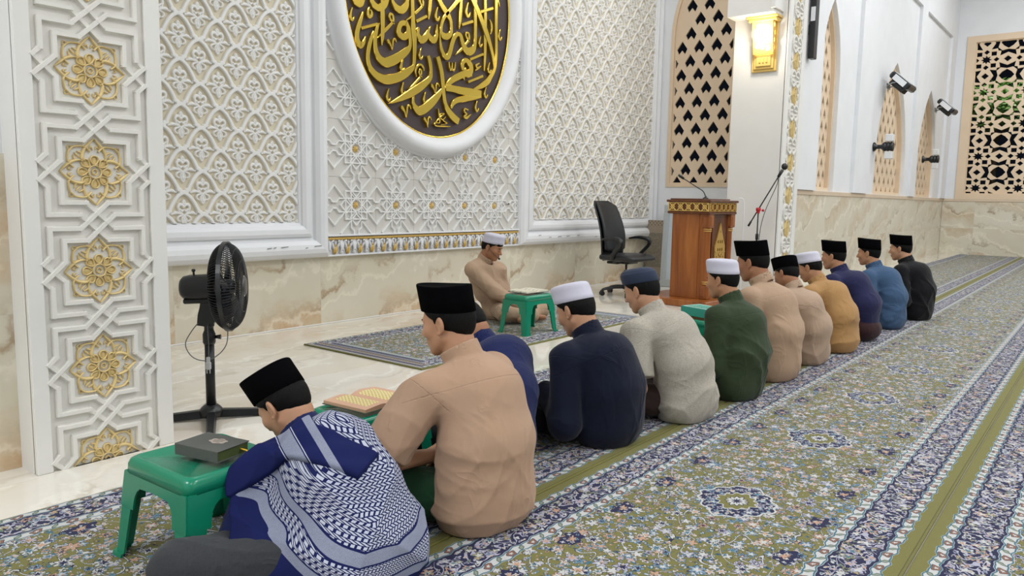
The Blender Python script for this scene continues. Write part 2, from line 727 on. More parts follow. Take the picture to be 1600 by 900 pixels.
# front wall right of the alcove: three arched screens, marble dado, recessed bays
pl_w = lambda a, z, h: (a, YW + h, z)
specs = [(2, 11.15, 0.43, 1.29, 2.9, 3.9, 0.20, 0.34, 0.055, 0.08, 0.10, 'tall narrow arched screen window nearest the far ornate pillar'),
         (3, 14.98, 1.12, 1.29, 1.75, 3.6, 0.34, 0.36, 0.07, 0.10, 0.14, 'wide arched screen window under the nearer floodlight'),
         (4, 18.10, 0.95, 1.29, 1.75, 3.5, 0.34, 0.36, 0.07, 0.10, 0.14, 'arched screen window under the farther floodlight')]
opens = []
for (i, c, hf, z0, zs, zt, pu, pv, hw, hh, dp, lab) in specs:
    wn, o_ = window_screen(i, lambda a, z, h: (a, YW + 0.07 + h, z), c, hf, z0, zs, zt, pu, pv, hw, hh, 0.2, dp, lab)
    opens.append(o_)
mb = MB()
holed_plate(mb, [(9.6, 0.0), (XE + 0.1, 0.0), (XE + 0.1, CEIL), (9.6, CEIL)], opens, 0.0, 0.25, pl_w)
wr = struct(mb.build('wall_right', WHITE), 'white front wall right of the alcove with arched screens')
mb = MB()
mb.box(9.72, XE, YW - 0.014, YW - 0.0005, 0, 1.225)
struct(mb.build('wall_tiles', DADO_R, wr), 'pale veined marble tiles')
mb = MB()
mb.box(9.72, XE - 0.03, YW - 0.028, YW - 0.0005, 1.225, 1.285, 0.004)
struct(mb.build('trim_band', SANDBAND, wr), 'sand coloured band above the marble')
# piers and heads that leave recessed bays
mb = MB()
for a, b in ((9.72, 10.62), (12.45, 13.3), (16.45, 16.95)):
    mb.box(a, b, YW - 0.055, YW - 0.0005, 1.287, CEIL - 0.002)
for a, b, z in ((10.62, 12.45, 4.95), (13.3, 16.45, 4.86), (16.95, XE - 0.005, 4.86)):
    mb.box(a, b, YW - 0.055, YW - 0.0005, z, CEIL - 0.002)
mb.box(19.75, XE - 0.005, YW - 0.055, YW - 0.0005, 1.287, 4.86)
struct(mb.build('wall_piers', WHITE, wr))

# end wall with the large geometric screen
SY0, SY1, SZ0, SZ1 = -3.1, 3.0, 1.30, 4.90
pl_e = lambda a, z, h: (XE + h, a, z)
mb = MB()
holed_plate(mb, [(-10.2, 0.0), (YW, 0.0), (YW, CEIL), (-10.2, CEIL)], [[(SY0, SZ0), (SY1, SZ0), (SY1, SZ1), (SY0, SZ1)]], 0.0, 0.25, pl_e)
we = struct(mb.build('wall_far', WHITE), 'white end wall of the hall')
mb = MB()
mb.box(XE - 0.014, XE - 0.0005, -10.1, YW - 0.02, 0, 1.225)
struct(mb.build('wall_tiles', DADO_F, we), 'pale veined marble tiles')
mb = MB()
mb.box(XE - 0.028, XE - 0.0005, -10.1, YW - 0.03, 1.225, 1.285, 0.004)
struct(mb.build('trim_band', SANDBAND, we))
win5 = bpy.data.objects.new('window_5', None)
COL.objects.link(win5)
struct(win5, 'large beige screen of stars and squares in the end wall')
mb = MB()
fw = 0.16
holed_plate(mb, [(SY0 - .02, SZ0 - .02), (SY1 + .02, SZ0 - .02), (SY1 + .02, SZ1 + .02), (SY0 - .02, SZ1 + .02)], [[(SY0 + fw, SZ0 + .1), (SY1 - fw, SZ0 + .1), (SY1 - fw, SZ1 - .12), (SY0 + fw, SZ1 - .12)]], -0.03, 0.12, pl_e)
mb.build('window_frame', BEIGE, win5)
holes = []
PU, PV = 0.815, 0.712


def chev(rot):
    base = [(-.175, .105), (-.15, .25), (0, .285), (.15, .25), (.175, .105), (0, .195)]
    r = []
    for a, b in base:
        r.append({0: (a, b), 1: (b, a), 2: (a, -b), 3: (-b, a)}[rot])
    return r


def dia(r):
    return [(r, 0), (0, r), (-r, 0), (0, -r)]


unit = []
st = []
for k in range(16):
    rr = 0.130 if k % 2 == 0 else 0.070
    st.append((rr * math.cos(k * PI / 8), rr * math.sin(k * PI / 8)))
unit.append(st)
for sx, sy in ((.235, 0), (-.235, 0), (0, .235), (0, -.235)):
    unit.append([(sx + a, sy + b) for a, b in dia(.066)])
for sx in (-1, 1):
    for sy in (-1, 1):
        q = .058
        unit.append([(sx * .17 + a * q, sy * .18 + b * q) for a, b in ((1, 1), (-1, 1), (-1, -1), (1, -1))])
unit.append([(.5 + a, b) for a, b in dia(.085)])
unit.append([(.5 + a, b) for a, b in chev(0)])
unit.append([(.5 + a, b) for a, b in chev(2)])
unit.append([(a, .5 + b) for a, b in dia(.085)])
unit.append([(a, .5 + b) for a, b in chev(1)])
unit.append([(a, .5 + b) for a, b in chev(3)])
unit.append([(.5 + r * math.cos(t), .5 + r * math.sin(t)) for t, r in [(k * PI / 4, .165 if k % 2 == 0 else .135) for k in range(8)]])
for sx in (-1, 1):
    for sy in (-1, 1):
        unit.append([(.5 + sx * .255, .5 + sy * .13), (.5 + sx * .13, .5 + sy * .255), (.5 + sx * .235, .5 + sy * .235)])
iy0, iy1, iz0, iz1 = SY0 + fw, SY1 - fw, SZ0 + .1, SZ1 - .12
# star column by the frame sits at y = 2.66 (first), rows from z = 4.42 down
for kx in range(-1, 9):
    for kz in range(-1, 7):
        for poly in unit:
            ca = sum(q[0] for q in poly) / len(poly)
            cb = sum(q[1] for q in poly) / len(poly)
            P = [(2.63 - (kx + ca + 1.12 * (a - ca)) * PU, 4.38 - (kz + cb + 1.12 * (b - cb)) * PV) for a, b in poly]
            for ax, lim, sg in ((0, iy0 + .015, 1), (0, iy1 - .015, -1), (1, iz0 + .015, 1), (1, iz1 - .015, -1)):
                P = clip_poly(P, ax, lim, sg)
                if len(P) < 3:
                    break
            if len(P) >= 3:
                ar = 0.5 * abs(sum(P[i][0] * P[(i + 1) % len(P)][1] - P[(i + 1) % len(P)][0] * P[i][1] for i in range(len(P))))
                if ar > 0.0006:
                    holes.append(P)
mb = MB()
holed_plate(mb, [(iy0, iz0), (iy1, iz0), (iy1, iz1), (iy0, iz1)], holes, 0.02, 0.07, pl_e)
mb.build('window_screen', BEIGE, win5)

# night ground outside
mb = MB()
mb.box(XE + 0.3, XE + 14, -14, 14, -0.3, -0.02)
mb.box(9.0, XE + 0.3, YW + 2.6, 14, -0.3, -0.02)
struct(mb.build('ground', DARKVOID), 'dark ground outside the screens')
# ------------------------------------------------------------------ ornate pillars
def rosette(name, parent, base, half=False, R=0.152, mat=None):
    """gilded rosette of eight petals and interlaced leaves; base(u, z, h)"""
    mb = MB()

    def st(pts, w, h, n=6, closed=False):
        P = spline(pts, n, closed)
        rings = []
        for i in range(len(P)):
            p = P[i, :2]
            a = P[(i + 1) % len(P), :2] if (closed or i + 1 < len(P)) else p
            b = P[i - 1, :2] if (closed or i > 0) else p
            t = a - b
            t = t / (np.hypot(*t) + 1e-9)
            nn = np.array([-t[1], t[0]])
            ww = P[i, 2] if P.shape[1] > 2 else w
            ring = []
            for k in range(5):
                q = (k / 4 - 0.5)
                ring.append((p[0] + nn[0] * ww * q, p[1] + nn[1] * ww * q, h * math.cos(q * PI * 0.92)))
            rings.append(ring)
        if closed:
            rings.append(rings[0])
        if half:
            if all(r[2][1] < -0.004 for r in rings):
                return
            rings = [[(a, max(b, -0.004), c) for a, b, c in r] for r in rings]
        mb.ring_strip([[base(*q) for q in r] for r in rings], closed_ring=False, caps=False)

    for k in range(8):
        a0 = k * PI / 4
        c, s = math.cos(a0), math.sin(a0)
        rot = lambda x, y: (x * c - y * s, x * s + y * c)
        # petal: raised rim of a drop shape
        pts = [(0.032, 0), (0.052, 0.017), (0.068, 0.013), (0.073, 0), (0.068, -0.013), (0.052, -0.017)]
        st([rot(*p) for p in pts], 0.008, 0.012, 4, True)
        st([(*rot(0.036, 0), 0.010), (*rot(0.052, 0), 0.026), (*rot(0.068, 0), 0.018)], 0, 0.005, 4)
    for k in range(4):
        a0 = k * PI / 2
        c, s = math.cos(a0), math.sin(a0)
        rot = lambda x, y: (x * c - y * s, x * s + y * c)
        # pointed leaf on the axis
        for sg in (1, -1):
            st([(*rot(0.152, 0), 0.004), (*rot(0.128, sg * 0.022), 0.014), (*rot(0.098, sg * 0.045), 0.016), (*rot(0.062, sg * 0.052), 0.018 if sg > 0 else 0.007), (*rot(0.05, sg * 0.04), 0.004)], 0, 0.014)
            st([(*rot(0.1, 0.0 + sg * 0.006), 0.003), (*rot(0.115, sg * 0.012), 0.010), (*rot(0.105, sg * 0.022), 0.004)], 0, 0.009)
        a1 = a0 + PI / 4
        c, s = math.cos(a1), math.sin(a1)
        rot2 = lambda x, y: (x * c - y * s, x * s + y * c)
        # round lobe on the diagonal
        st([rot2(0.078, -0.052), rot2(0.112, -0.05), rot2(0.140, -0.02), rot2(0.143, 0.0), rot2(0.140, 0.02), rot2(0.112, 0.05), rot2(0.078, 0.052)], 0.010, 0.014)
        st([(*rot2(0.08, 0.012), 0.004), (*rot2(0.098, 0.020), 0.013), (*rot2(0.118, 0.012), 0.006)], 0, 0.010)
        st([(*rot2(0.08, -0.012), 0.004), (*rot2(0.098, -0.020), 0.013), (*rot2(0.118, -0.012), 0.006)], 0, 0.010)
        st([(*rot2(0.09, 0.0), 0.006), (*rot2(0.110, 0.0), 0.012), (*rot2(0.122, 0.0), 0.004)], 0, 0.010)
        st(ellipse(*rot2(0.150, 0), 0.009, 0.009, 8), 0.006, 0.009, 2, True)
    st(ellipse(0, 0, 0.029, 0.029, 16), 0.008, 0.014, 2, True)
    st(ellipse(0, 0, 0.012, 0.012, 8), 0.009, 0.011, 2, True)
    return mb.build(name, mat or PALEGOLD, parent)


def strap_cell(mb, base, hu, hv, w, h, c0, top=None, bot=None):
    """double interlaced straps of one square cell; unit coords -1..1"""
    K, L = 0.82, 1.18

    def seg(a, b):
        A = (c0[0] + a[0] * hu, c0[1] + a[1] * hv)
        B = (c0[0] + b[0] * hu, c0[1] + b[1] * hv)
        if bot is not None:
            if A[1] < bot and B[1] < bot:
                return
            if A[1] < bot or B[1] < bot:
                if B[1] < A[1]:
                    A, B = B, A
                t = (bot - A[1]) / (B[1] - A[1])
                A = (A[0] + t * (B[0] - A[0]), bot)
        hh = h if abs(a[0] - b[0]) < 1e-6 or abs(a[1] - b[1]) < 1e-6 or (b[0] - a[0]) * (b[1] - a[1]) > 0 else h * 0.82
        mb.bar(A, B, w, hh, base, 0.35, 0.62)

    for sx in (-1, 1):
        for sy in (-1, 1):
            for pts in ([(0, K), (.2, .62), (.62, .62), (.62, .2), (K, 0), (1, -.18)],
                        [(.18, 1.0), (.32, .86), (.86, .86), (.86, .32), (1, .18)]):
                for a, b in zip(pts[:-1], pts[1:]):
                    seg((sx * a[0], sy * a[1]), (sx * b[0], sy * b[1]))
            seg((0, sy * K), (-sx * .18, sy * 1.0))


def near_pillar():
    t = struct(bpy.data.objects.new('pillar', None), 'near white pillar with interlaced straps and gilded rosettes')
    COL.objects.link(t)
    x0, x1, y0 = 1.10, 1.648, 3.20
    p0, p1 = 1.158, 1.582
    zt = CEIL - 0.004
    mb = MB()
    mb.box(x0, x1, y0 + 0.022, 3.62, 0, zt)
    mb.box(x0, p0, y0, y0 + 0.03, 0, zt, 0.003)
    mb.box(p1, x1, y0, y0 + 0.03, 0, zt, 0.003)
    mb.build('shaft', WARMWHITE, t)
    base = lambda u, z, h: (u, y0 + 0.0225 - h, z)
    mb = MB()
    cx, hu, hv = 1.368, 0.207, 0.1965
    mb.box(p0 - 0.002, p1 + 0.002, y0 + 0.018, y0 + 0.0235, 0, zt)
    n = 12
    for k in range(n):
        strap_cell(mb, lambda u, z, h: (u, y0 + 0.018 - h, z), hu, hv, 0.023, 0.021, (cx, k * 2 * hv), bot=0.0)
    mb.build('strapwork', IVORY, t)
    for k in range(n):
        rosette('rosette', t, lambda u, z, h, k=k: (cx + .86 * u, y0 + 0.018 - h, k * 2 * hv + .86 * max(z, 0.0 if k == 0 else -9)), half=(k == 0))
    return t


near_pillar()


def far_pillar():
    t = struct(bpy.data.objects.new('pillar', None), 'far white pillar with gilded relief strip and wall lamp')
    COL.objects.link(t)
    x0, x1, y0, y1 = 9.18, 9.80, 3.20, 3.86
    zt = CEIL - 0.004
    mb = MB()
    mb.box(x0, x1, y0 + 0.02, y1, 0, zt)
    mb.box(x0, x0 + 0.12, y0, y0 + 0.03, 0, zt, 0.003)
    mb.box(x1 - 0.12, x1, y0, y0 + 0.03, 0, zt, 0.003)
    # beam end that sits above the lamp
    mb.box(x0 - 0.26, x0 + 0.01, y0 + 0.10, y1 - 0.0, 3.29, zt, 0.006)
    mb.box(x0 - 0.28, x0 + 0.005, y0 + 0.075, y0 + 0.13, 3.33, zt, 0.004)
    mb.build('shaft', WARMWHITE, t)
    b = MB()
    g = MB()
    cx = 0.5 * (x0 + x1)
    base = lambda u, z, h: (u, y0 + 0.021 - h, z)
    P = 0.40
    for k in range(15):
        zc = 0.2 + k * P
        # white crossing leaves between gilded drops
        for sx in (-1, 1):
            for sy in (-1, 1):
                pts = spline([(cx, zc + sy * 0.055), (cx + sx * 0.06, zc + sy * 0.09), (cx + sx * 0.13, zc + sy * 0.06), (cx + sx * 0.15, zc)], 4)
                for a, c in zip(pts[:-1], pts[1:]):
                    b.bar(a, c, 0.032, 0.03, base)
                b.bar((cx + sx * 0.03, zc + sy * 0.03), (cx + sx * 0.11, zc + sy * 0.02), 0.03, 0.025, base)
                pts = spline([(cx + sx * 0.16, zc + sy * 0.03), (cx + sx * 0.13, zc + sy * 0.11), (cx + sx * 0.165, zc + sy * 0.16), (cx + sx * 0.12, zc + sy * 0.2)], 4)
                for a, c in zip(pts[:-1], pts[1:]):
                    b.bar(a, c, 0.02, 0.02, base)
        zg = zc + P / 2
        for sx in (-1, 1):
            for r_ in ((0.0, .105, .05, .06, .085, .0), (.0, .06, .03, .03, .05, -.02), (0, -.105, .05, -.06, .085, 0), (0, -.05, .035, -.03, .05, .02)):
                pts = spline([(cx + sx * r_[0], zg + r_[1]), (cx + sx * r_[2] * .8, zg + r_[3]), (cx + sx * r_[4] * .8, zg + r_[5])], 4)
                for a, c in zip(pts[:-1], pts[1:]):
                    g.bar(a, c, 0.016, 0.030, base)
        g.bar((cx, zg - .05), (cx, zg + .05), 0.035, 0.04, base)
    b.build('relief_leaves', IVORY, t)
    g.build('gilded_relief', PALEGOLD, t)
    return t


far_pillar()


# ------------------------------------------------------------------ damask relief panels
def seg_dist(U, V, pts, wr=None):
    """distance from the grid to a polyline; wr gives a radius per vertex (subtracted)"""
    d = np.full(U.shape, 9.0, np.float32)
    P = np.asarray(pts, float)
    for i in range(len(P) - 1):
        a, b = P[i, :2], P[i + 1, :2]
        ab = b - a
        L2 = ab @ ab + 1e-12
        t = np.clip(((U - a[0]) * ab[0] + (V - a[1]) * ab[1]) / L2, 0, 1)
        q = np.hypot(U - a[0] - t * ab[0], V - a[1] - t * ab[1])
        if P.shape[1] > 2:
            q = q - (P[i, 2] + (P[i + 1, 2] - P[i, 2]) * t)
        d = np.minimum(d, q)
    return d


def damask_tile(nu, nv, TU, TV):
    u = (np.arange(nu) + 0.5) / nu * TU
    v = (np.arange(nv) + 0.5) / nv * TV
    V, U = np.meshgrid(v, u, indexing='ij')
    band = np.full(U.shape, 9.0, np.float32)
    rel = np.full(U.shape, 9.0, np.float32)
    ex = lambda q: np.array(q) * [TU, TV] if np.shape(q)[1] == 2 else np.array(q) * [TU, TV, TU]
    arch = spline(ex([(0, .56), (.13, .485), (.25, .35), (.325, .22), (.36, .15)]), 6)
    arch = np.vstack([arch, ex([(.36, .115), (.42, .11), (.42, .07), (.5, .06)])])
    mot = []
    ex0 = ex
    ex = lambda q: ex0([(1.0 * a[0], .95 * a[1] + .05, *[1.0 * r_ for r_ in a[2:]]) for a in q])
    mot.append(spline(ex([(0, .25, .012), (.03, .30, .02), (.0, .345, .016)]), 4))
    mot.append(spline(ex([(0, .25, .012), (-.03, .30, .02), (0, .345, .016)]), 4))
    for sx in (1, -1):
        f = lambda L: [(sx * a, b, r) for a, b, r in L]
        mot.append(spline(ex(f([(0, .17, .012), (.05, .235, .028), (.11, .24, .034), (.145, .19, .030), (.13, .13, .022), (.08, .12, .014)])), 5))   # heart lobe
        mot.append(spline(ex(f([(.15, .15, .016), (.12, .07, .014), (.05, .02, .013), (0, -.03, .013), (-.06, -.10, .014), (-.045, -.20, .013), (0, -.27, .011)])), 5))
        mot.append(spline(ex(f([(.09, .12, .012), (.05, .08, .022), (.02, .11, .012)])), 4))
        mot.append(spline(ex(f([(.05, .0, .012), (.14, .03, .020), (.22, .045, .036), (.29, .01, .012)])), 5))     # side leaf
        mot.append(spline(ex(f([(.31, .01, .016), (.325, .01, .014)])), 2))
        mot.append(spline(ex(f([(.05, -.02, .012), (.15, -.06, .022), (.16, -.13, .018), (.10, -.17, .012)])), 5))
    mot.append(spline(ex([(0, -.08, .016), (0, -.15, .03), (0, -.2, .012)]), 4))
    for cu, cv in ((.25, .0), (.75, .5)):
        for wu in (-1, 0, 1):
            for wv in (-1, 0, 1):
                o = np.array([(cu + wu) * TU, (cv + wv + 0.22) * TV])
                for s_ in (1, -1):
                    A = arch.copy()
                    A[:, 0] *= s_
                    band = np.minimum(band, seg_dist(U, V, A + o))
                if abs(wu) + abs(wv) < 3:
                    for q in mot:
                        Q = np.array(q, float)
                        Q[:, :2] += o
                        rel = np.minimum(rel, seg_dist(U, V, Q))
    return band, rel


class _DT:
    pass


def damask_panel(name, x0, x1, z0, z1, res, xref, zref, parent, TU=0.297, TV=0.3115):
    # the tile spans two staggered motifs: period TU across, TV up
    nu, nv = int(round(TU / res)), int(round(TV / res))
    ss = 1
    du, dv = TU / nu, TV / nv
    band, rel = damask_tile(nu, nv, TU, TV)
    sm = lambda a, b, x: (lambda t: t * t * (3 - 2 * t))(np.clip((x - a) / (b - a), 0, 1))
    hb = 0.026 * (1 - sm(0.011, 0.016, band))
    hr = np.where(rel < 0.004, 0.021 * np.sqrt(np.clip(1 - np.clip((rel + 0.006) / 0.010, 0, 1) ** 2, 0, 1)), 0)
    Ht = np.maximum(hb, hr)
    NX, NZ = int((x1 - x0) / du) + 1, int((z1 - z0) / dv) + 1
    iu = (np.arange(NX) + int(round((x0 - xref) / du))) % nu
    iv = (np.arange(NZ) + int(round((z0 - zref) / dv))) % nv
    H = Ht[np.ix_(iv, iu)]
    xs, zs = np.linspace(x0, x1, NX), np.linspace(z0, z1, NZ)
    Z, Xg = np.meshgrid(zs, xs, indexing='ij')
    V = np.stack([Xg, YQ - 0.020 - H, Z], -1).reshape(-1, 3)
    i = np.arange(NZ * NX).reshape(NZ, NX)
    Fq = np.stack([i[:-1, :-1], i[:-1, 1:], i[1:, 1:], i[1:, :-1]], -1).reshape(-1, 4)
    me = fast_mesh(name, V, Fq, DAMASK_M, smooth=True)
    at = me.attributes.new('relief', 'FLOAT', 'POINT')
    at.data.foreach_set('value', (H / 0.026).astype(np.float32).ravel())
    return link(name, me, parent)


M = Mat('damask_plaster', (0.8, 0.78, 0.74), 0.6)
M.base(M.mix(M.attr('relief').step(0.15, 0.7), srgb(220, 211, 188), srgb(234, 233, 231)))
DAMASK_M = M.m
# ------------------------------------------------------------------ framed wall panels
FR_PROF = [(0.0, 0.0), (0.0, 0.055), (0.012, 0.085), (0.04, 0.112), (0.075, 0.120), (0.11, 0.112), (0.140, 0.085), (0.150, 0.06), (0.172, 0.054), (0.176, 0.074), (0.20, 0.086), (0.235, 0.083), (0.262, 0.066), (0.268, 0.050), (0.285, 0.044), (0.305, 0.016), (0.305, 0.0)]


def frame_sweep(mb, x0, x1, z0, z1, wl, wr, wb, wt, prof):
    """mitred frame; (x0..z1) outer rectangle, w* widths per side; prof (d 0..0.305, h)"""
    rings = []
    for (sx, sz) in ((0, 0), (1, 0), (1, 1), (0, 1)):
        ring = []
        for d, h in prof:
            t = d / 0.305
            x = x0 + t * wl if sx == 0 else x1 - t * wr
            z = z0 + t * wb if sz == 0 else z1 - t * wt
            ring.append((x, YQ - h, z))
        rings.append(ring)
    rings.append(rings[0])
    mb.ring_strip(rings, closed_ring=False, caps=False, smooth=False)


def scuffs(parent, pts):
    mb = MB()
    for a, b, w in pts:
        mb.tube([a, ((a[0] + b[0]) / 2, a[1], (a[2] + b[2]) / 2 + 0.004), b], w, 6)
    mb.build('scuff_marks', plain('scuff_grey', (0.22, 0.21, 0.22), 0.7), parent)


PTOP = 4.75
pl = thing('wall_panel', 'white framed damask relief panel behind the standing fan', 'wall panel', (0, 0, 0), group='damask relief panels of the alcove')
mb = MB()
frame_sweep(mb, 1.0, 4.10, 0.585, PTOP, .29, .294, .31, .3, FR_PROF)
mb.build('frame', WHITE, pl)
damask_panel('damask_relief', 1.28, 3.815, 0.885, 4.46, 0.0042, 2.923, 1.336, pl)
pr_ = thing('wall_panel', 'white framed damask relief panel behind the black office chair', 'wall panel', (0, 0, 0), group='damask relief panels of the alcove')
mb = MB()
frame_sweep(mb, 6.735, 9.897, 0.585, PTOP, .31, .125, .29, .3, FR_PROF)
mb.build('frame', WHITE, pr_)
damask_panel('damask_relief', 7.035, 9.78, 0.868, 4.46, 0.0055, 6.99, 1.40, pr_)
mb = MB()
SCU = plain('scuff_grey', (0.25, 0.24, 0.25), 0.7)
for px, py, ln in ((418, 389, 5), (428, 388, 3), (440, 387, 8), (478, 388, 3), (492, 385, 9)):
    P = on_y(px, py, YQ - 0.121)
    mb.tube([tuple(P), (P[0] + ln * .004, P[1], P[2] + .003), (P[0] + ln * .008, P[1] + 0.001, P[2] + .004)], 0.003, 5)
mb.build('scuff_mark', SCU, pl)
mb = MB()
for px, py, ln in ((842, 364, 4), (858, 367, 4), (872, 366, 6), (886, 365, 5), (902, 364, 4), (930, 366, 4)):
    P = on_y(px, py + 4, YQ - 0.121)
    mb.tube([tuple(P), (P[0] + ln * .006, P[1], P[2] + .003), (P[0] + ln * .012, P[1] + 0.001, P[2] + .004)], 0.003, 5)
mb.build('scuff_mark', SCU, pr_)

# middle panel: star strapwork on plaster tiles
pm = thing('star_panel', 'ivory panel of interlaced star strapwork below the oval medallion', 'wall panel')
MX0, MX1 = 4.095, 6.74
GX, GZ, SX0, SZ0_ = 0.4755, 0.487, 4.428, 1.024
yb = YQ - 0.030
mb = MB()
T = plain('plaster_tile', (0.66, 0.64, 0.595), 0.6)
STRAP = plain('strap_white', (0.84, 0.835, 0.82), 0.55, bump=0.02)
# tiles with fine joints, each joint half way between stars
xs = [MX0] + [SX0 + GX * (k + .5) for k in range(5) if MX0 + .03 < SX0 + GX * (k + .5) < MX1 - .03] + [MX1]
zs = [0.755] + [SZ0_ + GZ * (k + .5) for k in range(8)]
mb.box(MX0, MX1, YQ - 0.012, YQ - 0.001, 0.745, PTOP - 0.1)
for a, b in zip(xs[:-1], xs[1:]):
    for c, d in zip(zs[:-1], zs[1:]):
        mb.box(a + .0012, b - .0012, yb, YQ - 0.011, c + .0012, d - .0012)
mb.build('backing_tiles', T, pm)
mb = MB()
pb = lambda u, z, h: (min(max(u, MX0), MX1), yb - h, z)
for i in range(-1, 6):
    for j in range(8):
        cx, cz = SX0 + i * GX, SZ0_ + j * GZ

        def sg(a, b, w=0.0165, h=0.018):
            A = np.array([cx + a[0] * GX, cz + a[1] * GZ])
            B = np.array([cx + b[0] * GX, cz + b[1] * GZ])
            lo, hi = MX0 + .004, MX1 - .004
            for P_, Q_ in ((A, B), (B, A)):
                for lim, s_ in ((lo, 1), (hi, -1)):
                    if (P_[0] - lim) * s_ < 0:
                        if (Q_[0] - lim) * s_ <= 0:
                            return
                        t = (lim - P_[0]) / (Q_[0] - P_[0])
                        P_ += t * (Q_ - P_)
            for P_, Q_ in ((A, B), (B, A)):
                if P_[1] < 0.77:
                    if Q_[1] <= 0.77:
                        return
                    t = (0.77 - P_[1]) / (Q_[1] - P_[1])
                    P_ += t * (Q_ - P_)
            mb.bar(A, B, w, h, pb, 0.3)
        for s_ in (1, -1):
            # long diagonals v = u -+ .15 and v = -u +- .15
            sg((-.35, -.5 * 1), (.5, .35)) if s_ == 1 else sg((-.5, -.35), (.35, .5))
            sg((-.35, .5), (.5, -.35)) if s_ == 1 else sg((-.5, .35), (.35, -.5))
            # bands through the star, dipping half way to the next star
            for sw in (0, 1):
                pts = [(0, .12 * s_), (.40, .12 * s_), (.455, .055 * s_), (.545, .055 * s_)]
                for d_ in (1, -1):
                    pp = [(d_ * a, b) for a, b in pts]
                    if sw:
                        pp = [(b, a) for a, b in pp]
                    for a, b in zip(pp[:-1], pp[1:]):
                        sg(a, b)
            for t_ in (1, -1):
                # corner squares
                sg((.25 * s_, .25 * t_), (.25 * s_, .0))
                sg((.25 * s_, .25 * t_), (.0, .25 * t_))
                # small diamonds on the axes
                sg((0, .36 * s_), (.14 * t_, .22 * s_))
                sg((.36 * s_, 0), (.22 * s_, .14 * t_))
                sg((.14 * t_, .22 * s_), (0, .10 * s_), 0.012)
                sg((.22 * s_, .14 * t_), (.10 * s_, 0), 0.012)
mb.build('strapwork', STRAP, pm)
for i in range(5):
    for j in range(5):
        cx, cz = SX0 + i * GX, SZ0_ + j * GZ
        mb = MB()
        pts = []
        for k in range(16):
            rr = 0.034 if k % 2 == 0 else 0.021
            pts.append((cx + rr * math.cos(k * PI / 8), yb - 0.006, cz + rr * math.sin(k * PI / 8)))
        mb.add(pts + [(cx, yb - 0.026, cz)] + [(p[0], yb, p[2]) for p in pts], [(k, (k + 1) % 16, 16) for k in range(16)] + [(k, 17 + k, 17 + (k + 1) % 16, (k + 1) % 16) for k in range(16)])
        mb.build('gold_star', GOLDPAINT, pm)
        mb = MB()
        pts = [(cx + r_ * math.cos(k * PI / 8), cz + r_ * math.sin(k * PI / 8)) for k in range(16) for r_ in ((0.058 if k % 2 == 0 else 0.043),)]
        for k in range(16):
            mb.bar(pts[k], pts[(k + 1) % 16], 0.008, 0.012, lambda u, z, h: (u, yb - h, z), 0.2)
        mb.build('star_rim', STRAP, pm)

# gilded rope and acanthus frieze under the star panel
fz = thing('frieze', 'white acanthus frieze with gilded drops under the star panel', 'frieze')
mb = MB()
mb.box(MX0 + .002, MX1 - .002, YQ - 0.035, YQ - 0.001, 0.585, 0.752, 0.004)
mb.box(MX0 + .002, MX1 - .002, YQ - 0.075, YQ - 0.030, 0.757, 0.772, 0.003)
mb.box(MX0 + .002, MX1 - .002, YQ - 0.060, YQ - 0.030, 0.585, 0.600, 0.003)
mb.build('band', WHITE, fz)
mb = MB()
n = 190
for k in range(n):
    x = MX0 + 0.008 + (MX1 - MX0 - 0.016) * (k + .5) / n
    mb.sphere((x, YQ - 0.052, 0.738), (0.0085, 0.015, 0.013), 8, 5)
mb.build('gilded_rope', GOLDPAINT, fz)
lv = MB()
for k in range(19):
    x = 4.185 + 0.1385 * k
    gd = MB()
    for s_ in (1, -1):
        # curled white leaves
        lv.tube([(x + s_ * .012, YQ - .05, .645), (x + s_ * .03, YQ - .062, .685), (x + s_ * .045, YQ - .06, .712), (x + s_ * .028, YQ - .07, .722), (x + s_ * .022, YQ - .066, .708)], [.010, .012, .011, .008, .005], 6)
        lv.tube([(x + s_ * .062, YQ - .04, .73), (x + s_ * .058, YQ - .058, .69), (x + s_ * .066, YQ - .06, .65), (x + s_ * .05, YQ - .066, .628)], [.012, .013, .011, .006], 6)
        gd.tube([(x + s_ * .004, YQ - .045, .605), (x + s_ * .014, YQ - .056, .635), (x + s_ * .006, YQ - .06, .668)], [.006, .010, .005], 6)
    lv.sphere((x + .069, YQ - .052, .622), (.022, .016, .014), 8, 5)
    lv.sphere((x, YQ - .058, .700), (.008, .012, .022), 8, 5)
    gd.sphere((x, YQ - .062, .640), (.009, .012, .034), 8, 6)
    gd.sphere((x, YQ - .055, .682), (.010, .012, .010), 8, 5)
    gd.build('gilded_drop', GOLDPAINT, fz)
lv.build('acanthus_leaves', WHITE, fz)

# ------------------------------------------------------------------ oval medallion with gold lettering
md = thing('medallion', 'large oval medallion with gold Arabic calligraphy on dark brown ground', 'wall medallion')
EC, EA, EB = (5.38, 2.965), 1.112, 1.290
mb = MB()
N = 128
prof = [(1.0, 0.055), (1.0, 0.095), (1.02, 0.115), (1.05, 0.150), (1.10, 0.172), (1.15, 0.172), (1.19, 0.150), (1.212, 0.11), (1.216, 0.075), (1.235, 0.072), (1.245, 0.05), (1.25, 0.0)]
rings = []
for k in range(N + 1):
    t = 2 * PI * k / N
    ring = []
    for s_, h in prof:
        d = (s_ - 1.0) * 0.80
        h *= 0.9
        ring.append((EC[0] + (EA + d) * math.cos(t), YQ - 0.0 - h, EC[1] + (EB + d) * math.sin(t)))
    rings.append(ring)
mb.ring_strip(rings, closed_ring=False, caps=False)
mb.build('oval_frame', WHITE, md)
mb = MB()
P = ellipse(EC[0], EC[1], EA + 0.004, EB + 0.004, N)
mb.prism(P, 0.03, 0.060, lambda a, b, h: (a, YQ - h, b))
